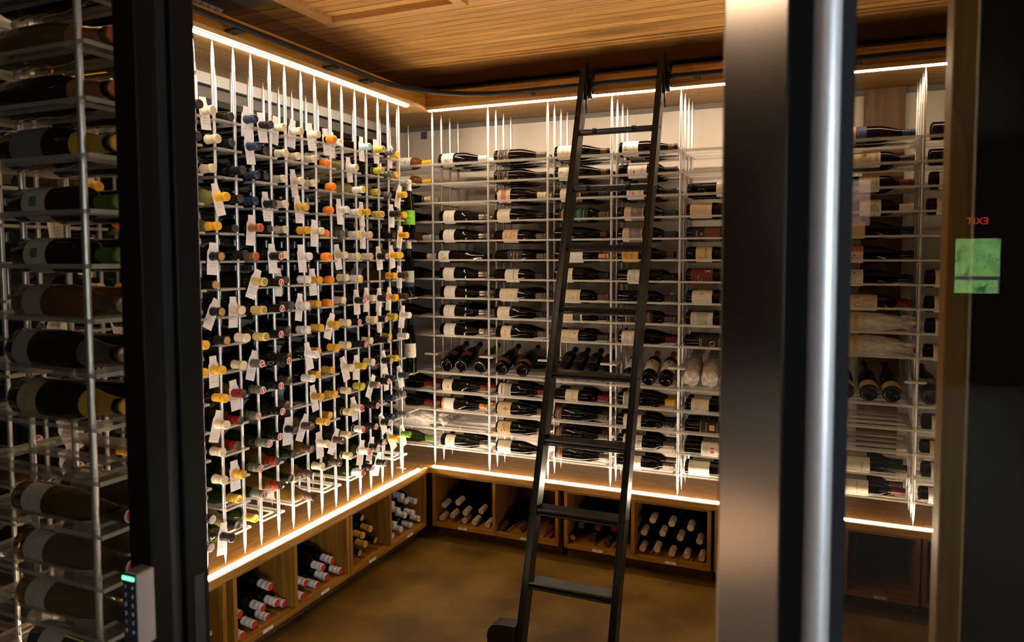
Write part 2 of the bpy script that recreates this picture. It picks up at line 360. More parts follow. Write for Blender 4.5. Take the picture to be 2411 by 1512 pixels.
def cap_mesh(shape, code):
    k = ('c', shape, code)
    if k in CACHE: return CACHE[k]
    P, Hh, R, cl = SHAPES[shape]; words, m, end, g, form = CAP[code]
    mb = MB(); o = .0009
    if form == 'wax':
        z0 = Hh-.040
        mb.lathe([(.0162, z0), (.0178, z0+.004), (.0192, z0+.016), (.0196, z0+.028), (.0186, z0+.037), (.0150, z0+.0425), (.0078, z0+.0445), (.0003, z0+.0448)], m, 20)
    elif form == 'screw':
        z0 = Hh-.060; z1 = Hh+.0012
        pts = [(prof_r(shape, z0)+o, z0), (.0168, z0+.004), (.0168, z0+.016), (.0163, z0+.0165), (.0163, z0+.0178), (.0168, z0+.0183), (.0168, z0+.040), (.0163, z0+.0405), (.0163, z0+.042), (.0169, z0+.0425), (.0169, z1-.0015), (.0160, z1)]
        mb.lathe(pts, m, 20)
        e = m if end is None or isinstance(end, str) else end
        mb.lathe([(.0160, z1), (.0150, z1-.0004), (.0003, z1-.0004)], e, 20)
        if isinstance(end, str): flag_disc(mb, .0150, z1, end)
    elif form == 'bare':
        z0 = Hh-.045
        mb.lathe([(prof_r(shape, z0)+.0004, z0), (prof_r(shape, z0+.02)+.0004, z0+.02), (.0149, Hh-.016)], m, 20)
    else:
        z0 = Hh-cl
        zz = [z0+cl*t for t in (0, .2, .4, .6, .72)]
        pts = [(prof_r(shape, z)+o, z) for z in zz]+[(.0158, Hh-.0162), (.0171, Hh-.0158), (.0171, Hh-.003), (.0166, Hh+.0002), (.0152, Hh+.0012)]
        mb.lathe(pts, m, 20)
        e = m if end is None or isinstance(end, str) else end
        mb.lathe([(.0152, Hh+.0012), (.0118, Hh+.0010), (.0108, Hh+.0004), (.0003, Hh+.0004)], e, 20)
        if isinstance(end, str): flag_disc(mb, .0130, Hh+.0014, end)
        if code == 'cb': mb.lathe([(prof_r(shape, z0+.004)+.0014, z0+.004), (prof_r(shape, z0+.012)+.0014, z0+.012)], cm_('black', (.009, .009, .009), .32), 20)
    CACHE[k] = mb.mesh('bottle_capsule'); return CACHE[k]

TXT = {}
def text_mesh(s):
    """vertices and faces of a string, centred, cap height 1"""
    if s in TXT: return TXT[s]
    cu = bpy.data.curves.new('t', 'FONT'); cu.body = s; cu.size = 1.4; cu.align_x = 'CENTER'; cu.align_y = 'CENTER'; cu.resolution_u = 2
    o = bpy.data.objects.new('t', cu); C.objects.link(o)
    bpy.context.view_layer.update()
    me = bpy.data.meshes.new_from_object(o.evaluated_get(bpy.context.evaluated_depsgraph_get()))
    vs = [tuple(v.co[:2]) for v in me.vertices]; fs = [tuple(p.vertices) for p in me.polygons]
    bpy.data.objects.remove(o); bpy.data.curves.remove(cu); bpy.data.meshes.remove(me)
    TXT[s] = (vs, fs); return TXT[s]
COL = dict(cream=(.78, .66, .48), white=(.84, .80, .73), ivory=(.80, .73, .60), tan=(.72, .50, .26), gold=(.75, .45, .10), ochre=(.72, .40, .06), black=(.014, .012, .012), ink=(.06, .045, .04),
           red=(.55, .045, .03), brick=(.42, .12, .08), pink=(.62, .20, .18), navy=(.03, .05, .13), blue=(.25, .38, .52), green=(.10, .26, .08), emer=(.01, .16, .08), lime=(.22, .60, .03),
           grey=(.36, .33, .30), lilac=(.22, .18, .22), orange=(.75, .27, .04), yellow=(.90, .52, .02), peach=(.78, .58, .40), parch=(.66, .50, .28), brown=(.16, .055, .03), sage=(.45, .5, .38), faded=(.45, .38, .33), wine=(.13, .02, .02))
def lab(c): return colmat('label_'+c, COL[c], .62)
def label_mesh(shape, spec):
    """spec = (v0, v1, base colour, half width, elements); wraps round the bottle body"""
    k = ('l', shape, repr(spec))
    if k in CACHE: return CACHE[k]
    v0, v1, base, hw, els = spec; R = SHAPES[shape][2]
    mb = MB()
    def P(u, v, d): a = u/R; rr = prof_r(shape, v)+d; return (rr*math.sin(a), -rr*math.cos(a), v)
    def sheet(u0, w0, u1, w1, d, m):
        n = max(2, int(abs(u1-u0)/.006)); vs = []
        cyl = {'bdx': .183, 'bur': .128, 'flu': .125, 'chp': .130}[shape]
        ws = [w0, w1] if w1 <= cyl+.002 else sorted(set([w0, max(w0, min(w1, cyl))]+[cyl+.008*q for q in range(1, 20) if w0 < cyl+.008*q < w1]+[w1]))
        q_ = len(ws)
        for i in range(n+1):
            u = u0+(u1-u0)*i/n; vs += [P(u, w_, d) for w_ in ws]
        mb.add(vs, [(q_*i+c, q_*i+q_+c, q_*i+q_+c+1, q_*i+c+1) for i in range(n) for c in range(q_-1)], m, True)
    sheet(-hw, v0, hw, v1, .0004, lab(base))
    d = .0007
    for e in els:
        d += .00006
        if e[0] == 'r': sheet(e[1], e[2], e[3], e[4], d, lab(e[5]))
        elif e[0] == 'l':
            for i in range(e[5]):
                vv = e[2]+(e[4]-e[2])*(i+.5)/e[5]; q = (.5+.5*((i*37) % 7)/7); c_ = (e[1]+e[3])/2; h_ = (e[3]-e[1])/2*q
                sheet(c_-h_, vv-.0007, c_+h_, vv+.0007, d, lab(e[6]))
        elif e[0] == 'd':
            n = 16; mb.add([P(e[1]+e[3]*math.cos(2*PI*i/n), e[2]+(e[5] if len(e) > 5 else e[3])*math.sin(2*PI*i/n), d) for i in range(n)], [tuple(range(n))], lab(e[4]))
        elif e[0] == 'p': mb.add([P(a, b, d) for a, b in e[1]], [tuple(range(len(e[1])))], lab(e[2]))
        elif e[0] == 't':
            _, s, size, u, v, col = e[:6]; rot = e[6] if len(e) > 6 else 0
            vs, fs = text_mesh(s); out = []
            for a, b in vs:
                a *= size; b *= size
                out.append(P(u-b, v+a, d) if rot else P(u+a, v+b, d))
            mb.add(out, fs, lab(col))
    CACHE[k] = mb.mesh('bottle_label'); return CACHE[k]

def orient(zdir, front):
    z = Vector(zdir).normalized(); f = Vector(front); f = (f-z*f.dot(z)).normalized(); y = -f; x = y.cross(z)
    return Matrix(((x.x, y.x, z.x), (x.y, y.y, z.y), (x.z, y.z, z.z)))
BN = [0]; REST = MB()
def bottle(shape, gl, code, spec, base, zdir, front, label, group, cat='bottle'):
    BN[0] += 1
    if BN[0] in DEMOTE:          # among the least visible: merged into the one 'rest of the bottles' object
        Mx = orient(zdir, front).to_4x4(); Mx.translation = Vector(base)
        for me in [body_mesh(shape, gl)]+([cap_mesh(shape, code)] if code else [])+([label_mesh(shape, spec)] if spec else []):
            b = len(REST.v); REST.v += [tuple(Mx @ v.co) for v in me.vertices]
            for pl in me.polygons: REST.f.append([b+i for i in pl.vertices]); REST.m.append(REST.mi(me.materials[pl.material_index])); REST.sm.append(pl.use_smooth)
        return None
    r = empty('wine_bottle' if shape != 'chp' else 'champagne_bottle'); Mx = orient(zdir, front).to_4x4(); Mx.translation = Vector(base); r.matrix_world = Mx
    put('glass_body', body_mesh(shape, gl), r)
    if code: put('capsule', cap_mesh(shape, code), r)
    if spec: put('paper_label', label_mesh(shape, spec), r)
    tag(r, label, cat, group); r['_n'] = BN[0]
    return r
ORD = ['first', 'second', 'third', 'fourth', 'fifth', 'sixth', 'seventh', 'eighth', 'ninth', 'tenth', 'eleventh', 'twelfth', 'thirteenth', 'fourteenth', 'fifteenth', 'sixteenth']
ZS = lambda k: 2.143-.1077*k
TOPZ, BOTZ = 2.44, .415

# ------------------------------------------------------------------ room shell
WX0, WX1, WY1, CEIL = -2.58, 1.22, 3.89, 2.68
def S(name, mb): return struct(mb.build(name))
S('floor', MB().box(-4.2, .745, -.05, 4.4, 4.2, 0, M['floor']).box(-4.2, -9.4, -.05, 4.4, .745, 0, M['lobby']))
S('ceiling', MB().box(-2.9, .74, CEIL, 1.5, 4.1, CEIL+.05, M['ceil']))
S('wall_back', MB().box(-2.9, WY1, 0, 1.5, WY1+.08, CEIL, M['wall']))
S('soffit_shade_strip', MB().box(WX0, WY1-.012, 2.415, WX1, WY1, TOPZ, M['grey']))  # grey strip drawn for the shadow line between soffit and wall
S('trim_2', MB().box(WX0, WY1-.02, 2.655, WX1, WY1, CEIL, M['door']).box(WX0, WY1-.035, 2.635, WX1, WY1, 2.655, M['ceil_flat']))
S('wall_right', MB().box(WX1, 1.06, 0, WX1+.08, WY1, CEIL, M['door']))
# left wall: white band, black window frame over a dim glass partition to the bar
S('wall_left', MB().box(WX0-.06, .74, 2.384, WX0, 3.90, CEIL, M['white']).box(WX0-.06, .74, 0, WX0, 3.90, .42, M['wall']).box(WX0-.06, 3.76, .42, WX0, 3.90, 2.384, M['wall']))
wf = MB()
wf.box(WX0-.05, .80, 2.376, WX0+.012, 3.76, 2.386, M['black'])
wf.box(WX0-.05, .80, 2.325, WX0+.002, 3.76, 2.376, M['grey'])
wf.box(WX0-.05, .80, 2.296, WX0+.014, 3.76, 2.325, M['black'])
for y in (.80, 1.75, 2.70, 3.66): wf.box(WX0-.05, y, .42, WX0+.014, y+.08, 2.30, M['black'])
wf.box(WX0-.05, .80, .42, WX0+.014, 3.76, .47, M['black'])
win = struct(wf.build('window_1'))
MB().box(WX0-.03, .86, .47, WX0-.022, 3.70, 2.30, M['clear']).build('window_pane', win)
S('wall_bar', MB().box(-3.75, .5, 0, -3.70, 4.1, CEIL, M['dark']).box(-3.75, 4.0, 0, WX0-.06, 4.1, CEIL, M['dark']).box(-3.75, .5, 0, WX0-.06, .6, CEIL, M['dark']).box(-3.75, .5, CEIL, WX0-.06, 4.1, CEIL+.05, M['dark']))
# worktops
def worktop(name, x0, y0, x1, y1, mat, label):
    o = MB().bevbox(x0, y0, .382, x1, y1, BOTZ, mat, .003).build(name); tag(o, label, 'worktop'); return o
worktop('worktop', WX0, 1.30, -2.105, 3.432, M['top_y'], 'oak worktop running under the left bottle rack with glowing front edge')
worktop('worktop', WX0, 3.433, WX1, WY1, M['top_x'], 'oak worktop across the back wall under the wall of labelled bottles')
worktop('worktop', .75, 1.30, WX1, 3.432, M['top_y'], 'oak worktop along the right wall behind the dark timber post')
worktop('worktop', WX0, .90, -1.25, 1.299, M['top_x'], 'short oak worktop behind the left glass panel under champagne bottles')
# soffits: oak underside boxes with fascia and lip
def soffit(x0, y0, x1, y1, faces, label, gx):
    r = empty('soffit', ((x0+x1)/2, (y0+y1)/2, TOPZ)); Z = TOPZ; cx_, cy_ = (x0+x1)/2, (y0+y1)/2
    mt = M['und_x'] if gx else M['und_y']
    p = MB().box(x0-cx_, y0-cy_, 0, x1-cx_, y1-cy_, .018, mt).build('underside', r)
    fb = MB()
    for f in faces:
        if f == 'E': fb.box(x1-.020-cx_, y0-cy_, .018, x1-.004-cx_, y1-cy_, .085, M['oak_y'])
        if f == 'W': fb.box(x0+.004-cx_, y0-cy_, .018, x0+.020-cx_, y1-cy_, .085, M['oak_y'])
        if f == 'S': fb.box(x0-cx_, y0+.004-cy_, .018, x1-cx_, y0+.020-cy_, .095, M['oak_x'])
        if f == 'N': fb.box(x0-cx_, y1-.020-cy_, .018, x1-cx_, y1-.004-cy_, .085, M['oak_x'])
    fb.build('fascia', r)
    tag(r, label, 'soffit')
soffit(WX0, 1.30, -2.105, 3.445, 'E', 'oak soffit along the left wall holding the light strip and ladder rail', False)
soffit(WX0, 3.446, WX1, WY1-.013, 'S', 'oak soffit across the back wall above the labelled bottles', True)
soffit(.75, 1.30, WX1, 3.445, 'W', 'oak soffit along the right wall hidden behind the dark timber post', False)
soffit(WX0, .90, -1.25, 1.299, 'N', 'short oak soffit over the rack behind the left glass panel', True)
# light strips: aluminium channel + glowing diffuser facing the racks
def led(x0, y0, x1, y1, z, upward, label):
    r = empty('light_strip', ((x0+x1)/2, (y0+y1)/2, z)); cx_, cy_ = (x0+x1)/2, (y0+y1)/2
    s = 1 if upward else -1
    a, b = sorted((0, s*.0015))
    fb = MB().box(x0-.004-cx_, y0-.004-cy_, a, x0-cx_, y1+.004-cy_, b, M['chan']).box(x1-cx_, y0-.004-cy_, a, x1+.004-cx_, y1+.004-cy_, b, M['chan'])
    fb.box(x0-cx_, y0-.004-cy_, a, x1-cx_, y0-cy_, b, M['chan']).box(x0-cx_, y1-cy_, a, x1-cx_, y1+.004-cy_, b, M['chan']); fb.build('channel', r)
    # domed diffuser standing a few millimetres proud of the channel
    hw, hl = (x1-x0)/2, (y1-y0)/2; al = hl > hw; n = 8; vs = []; w2 = (hw if al else hl)-.001; l2 = (hl if al else hw)-.001
    for e in (-l2, l2):
        for i in range(n+1):
            a = PI*i/n; u, hgt = w2*math.cos(a), s*(.0008+.0072*math.sin(a))
            vs.append((u, e, hgt) if al else (e, u, hgt))
    fs = [(i, i+1, n+2+i, n+1+i) for i in range(n)]+[tuple(range(n+1)), tuple(reversed(range(n+1, 2*n+2)))]
    MB().add(vs, fs, M['ledb'] if upward else M['led']).build('diffuser', r)
    tag(r, label, 'light strip', 'linear light strips')
led(-2.160, 1.32, -2.130, 3.31, TOPZ, False, 'long glowing light strip under the soffit above the left rack')
led(-2.148, 1.32, -2.120, 3.375, BOTZ, True, 'glowing light strip along the front of the left worktop')
led(-2.10, 3.452, .72, 3.480, TOPZ, False, 'glowing light strip under the soffit above the back wall bottles')
led(-2.09, 3.448, .72, 3.472, BOTZ, True, 'glowing light strip along the front of the back worktop')
led(.772, 1.32, .792, 3.38, BOTZ, True, 'added light strip on the right hand worktop out of view')  # unseen strip, invented to help light the ceiling
led(-2.05, 1.225, -1.29, 1.243, TOPZ, False, 'light strip in the short soffit behind the left glass panel')
led(-2.05, 1.225, -1.29, 1.243, BOTZ, True, 'light strip on the short worktop behind the left glass panel')
# small white end clips of the strips on the worktop
for x, y, rz, l in ((-2.118, 3.395, 1, 'small white strip clip on the worktop at the inner corner'), (-2.24, 3.36, 0, 'small white strip clip behind the last rod of the left rack')):
    tag(MB().bevbox(x-(.006 if rz else .03), y-(.03 if rz else .006), BOTZ, x+(.006 if rz else .03), y+(.03 if rz else .006), BOTZ+.003, M['white'], .001).build('strip_clip'), l, 'clip')
# ceiling hatch with raised trim, flat border board, vent
h = empty('ceiling_hatch', (-1.76, 2.27, CEIL))
MB().box(-.34, -.36, -.026, .36, -.315, 0, M['trim']).build('frame_rail', h); MB().box(-.34, .315, -.026, .36, .36, 0, M['trim']).build('frame_rail', h)
MB().box(-.34, -.315, -.026, -.295, .315, 0, M['trimy']).build('frame_rail', h); MB().box(.315, -.315, -.026, .36, .315, 0, M['trimy']).build('frame_rail', h)
tag(h, 'square wooden access hatch frame on the boarded ceiling', 'hatch')
S('trim_3', MB().box(WX0, 3.42, CEIL-.006, WX1, 3.85, CEIL, M['ceil_flat']))
v = empty('ceiling_vent', (-2.30, 2.06, CEIL))
MB().box(-.17, -.30, -.012, .20, .27, 0, M['grey']).build('plate', v)
vg = MB()
for i in range(14): vg.prism([(-.28+i*.038, -.013), (-.261+i*.038, -.030), (-.242+i*.038, -.013)], -.12, -.10, M['white'], 'x')
vg.build('serrated_edge', v); tag(v, 'grey ceiling vent with white serrated edge above the left soffit', 'vent')
# dark timber column on the back wall, tape
S('trim_4', MB().box(.14, WY1-.03, .415, .323, WY1, 2.44, M['post']))
tag(MB().box(-2.415, WY1-.002, 2.365, -2.372, WY1, 2.41, M['purple']).build('tape_patch'), 'square of purple tape on the back wall in the upper left corner', 'tape')
tag(MB().box(-2.368, WY1-.002, 2.372, -2.315, WY1, 2.412, M['white']).build('tape_patch'), 'square of pale tape beside the purple tape on the back wall', 'tape')
# ------------------------------------------------------------------ cubby cabinets under the worktops
def plate_text(s, mat, size, org, ux, uy, off):
    vs, fs = text_mesh(s); ux, uy, off = Vector(ux), Vector(uy), Vector(off)
    return [Vector(org)+ux*(a*size)+uy*(b*size)+off for a, b in vs], fs
INK = colmat('label_ink', COL['ink'], .6)
def cabinet(along, a0, a1, div, face, depth, nums, label):
    """open-fronted oak cubby cabinet; 'along' y = on the left wall opening to +x, x = on the back wall opening to -y"""
    def T(a, d, z): return (face-d, a, z) if along == 'y' else (a, face+d, z)
    def bx(mb, A0, D0, z0, A1, D1, z1, m):
        p, q = T(A0, D0, z0), T(A1, D1, z1)
        mb.box(min(p[0], q[0])-ox, min(p[1], q[1])-oy, z0, max(p[0], q[0])-ox, max(p[1], q[1])-oy, z1, m)
    ox, oy, _ = T((a0+a1)/2, depth/2, 0)
    r = empty('cubby_cabinet', (ox, oy, 0)); g = M['oak_y'] if along == 'y' else M['oak_x']; t = .018
    for a in (a0, a1-t): p = MB(); bx(p, a, 0, .068, a+t, depth, .366, M['oak_z']); p.build('side_panel', r)
    if div: p = MB(); bx(p, div-t/2, .004, .09, div+t/2, depth, .366, M['oak_z']); p.build('divider', r)
    p = MB(); bx(p, a0, 0, .366, a1, depth, .380, g); p.build('top_rail', r)
    p = MB(); bx(p, a0+t, 0, .068, a1-t, depth, .088, g); p.build('bottom_shelf', r)
    p = MB(); bx(p, a0+t, depth-.01, .088, a1-t, depth, .366, M['inside']); p.build('back_panel', r)
    n = int((a1-a0-.05)/.098)
    for i in range(n):
        a = a0+.045+i*(a1-a0-.05)/n
        if div and abs(a-div) < .03: continue
        sl = MB(); bx(sl, a, .03, .0885, a+.012, depth-.02, .100, g); sl.build('cradle_slat', r)
    p = MB(); bx(p, a0, .065, 0, a1, .08, .068, M['toe']); p.build('toe_kick', r)
    bays = [(a0, div), (div, a1)] if div else [(a0, a1)]
    for (b0, b1), num in zip(bays, nums):
        c = (b0+b1)/2; pb = MB(); bx(pb, c-.028, -.0012, .0715, c+.028, 0, .0855, M['white'])
        if along == 'y': vs, fs = plate_text(num, INK, .0065, (face+.0016-ox, c-oy, .0785), (0, 1, 0), (0, 0, 1), (0, 0, 0))
        else: vs, fs = plate_text(num, INK, .0065, (c-ox, face-.0016-oy, .0785), (1, 0, 0), (0, 0, 1), (0, 0, 0))
        pb.add(vs, fs, INK); o = pb.build('number_plate', r)
    tag(r, label, 'cabinet', 'open cubby cabinets under the worktops')
    return r
LF, BF = -2.125, 3.455
cabinet('y', 1.31, 1.985, None, LF, .42, ('240',), 'oak cubby cabinet nearest the door jamb on the left')
cabinet('y', 2.020, 2.735, 2.372, LF, .42, ('250', '260'), 'left oak cubby cabinet holding red tipped white screwcap bottles')
cabinet('y', 2.745, 3.440, 3.090, LF, .42, ('270', '280'), 'left oak cubby cabinet next to the corner with gold and cream capsules')
cabinet('x', -2.095, -1.318, -1.703, BF, .40, ('320', '300'), 'back oak cubby cabinet at the corner with nine cream capsules')
cabinet('x', -1.285, -.515, -.910, BF, .40, ('340', '350'), 'back oak cubby cabinet behind the ladder with twelve cream capsules')
cabinet('x', -.498, .075, None, BF, .40, ('360',), 'back oak cubby cabinet partly hidden by the door frame')
cabinet('x', .085, .395, None, BF, .40, ('370',), 'back oak cubby cabinet seen through the right glass panel')
cabinet('x', .405, .745, None, BF, .40, ('380',), 'last back oak cubby cabinet beside the timber post')
# ------------------------------------------------------------------ racks
def rod(mb, x, y, z0=BOTZ, z1=TOPZ, r=.0070):
    mb.tube([(x, y, z0), (x, y, z0+.012), (x, y, z0+.035), (x, y, z0+.075), (x, y, z1-.075), (x, y, z1-.035), (x, y, z1-.012), (x, y, z1)],
            [.0016, .0026, r*.75, r, r, r*.75, .0026, .0016], M['rod'], 12)
def plate(x0, y0, x1, y1, z, slots, axis='x', zt=.009):
    """acrylic shelf with long open slots; slots = (x0,y0,x1,y1) list, sorted across"""
    mb = MB(); z0, z1 = z-.007, z-.007+zt
    a, e = M['acr'], M['acre']
    if not slots: return mb.bevbox(x0, y0, z0, x1, y1, z1, e, .002)
    sx0, sx1 = slots[0][0], slots[0][2]
    mb.box(x0, y0, z0, sx0, y1, z1, a, e); mb.box(sx1, y0, z0, x1, y1, z1, a, e)
    yy = y0
    for s in slots: mb.box(sx0, yy, z0, sx1, s[1], z1, a, e); yy = s[3]
    mb.box(sx0, yy, z0, sx1, y1, z1, a, e)
    return mb
RODM = {}
def rod_part(root, dx, dy):
    if 'r' not in RODM:
        mb = MB(); rod(mb, 0, 0, 0, TOPZ-BOTZ); RODM['r'] = mb.mesh('rack_rod')
    put('rod', RODM['r'], root, (dx, dy, 0))
SHM = {}
def shelf_part(root, key, fn, z):
    if key not in SHM: SHM[key] = fn().mesh('rack_shelf')
    put('shelf', SHM[key], root, (0, 0, z-BOTZ))
NEAR = ['nearest', 'second nearest', 'third nearest', 'fourth nearest', 'fifth', 'sixth', 'seventh', 'eighth', 'ninth', 'tenth', 'last']
for i, m in enumerate(range(-4, 7)):
    y0 = 2.037+.1905*m
    r = empty('rod_rack', (-2.18, y0, BOTZ))
    for dx in (0, -.30):
        for dy in (0, .101): rod_part(r, dx, dy)
    for k in range(16):
        shelf_part(r, 'left', lambda: plate(-.33, -.010, .025, .1125, 0, [(-.305, .018, -.012, .084)]), ZS(k))
    tag(r, 'clear shelf and metal rod rack unit on left wall, %s from the entrance glass' % NEAR[i], 'wine rack', 'left wall rack units')
BX = lambda i: -2.4525+.3525*i
DEP = [3.55, 3.65, 3.75]
BAYN = ['corner bay', 'first full bay from corner', 'second bay from corner', 'third bay behind ladder', 'fourth bay behind ladder', 'fifth bay by door frame', 'sixth bay hidden by frame', 'bay before last', 'bay beside the timber post']
for i in range(9):
    r = empty('rod_rack', (BX(i), 3.50, BOTZ))
    for d in range(4): rod_part(r, 0, .1*d)
    for k in range(16):
        if k == 10:
            shelf_part(r, 'bracket', lambda: MB().bevbox(-.05, -.025, -.007, .035, 0, .002, M['acre'], .001).bevbox(-.012, .0, -.007, .035, .13, .002, M['acre'], .001), ZS(k))
        else:
            shelf_part(r, 'back', lambda: plate(-.012, -.025, .3395, .335, 0, [(.012, .017, .325, .083), (.012, .117, .325, .183), (.012, .217, .325, .283)]), ZS(k))
    tag(r, 'clear shelf and rod rack unit on the back wall, %s' % BAYN[i], 'wine rack', 'back wall rack units')
# near rack behind the left glass panel
r = empty('rod_rack', (-1.37, .955, BOTZ))
for dx in (0, -.3525):
    for dy in (0, .1, .2): rod_part(r, dx, dy)
for k in range(16):
    shelf_part(r, 'near', lambda: plate(-.40, -.022, .048, .235, 0, [(-.34, .017, -.014, .083), (-.34, .117, -.014, .183)]), ZS(k))
tag(r, 'clear shelf and metal rod rack standing right behind the left glass panel', 'wine rack')
# corner shelves that join the two racks
r = empty('corner_rack', (-2.24, 3.40, BOTZ))
for k in (1, 4, 7, 11, 13): shelf_part(r, 'corner', lambda: plate(-.22, -.035, .055, .065, 0, []), ZS(k))
rod_part(r, 0, -.045)
tag(r, 'corner shelves with one rod joining the left and back racks', 'wine rack')
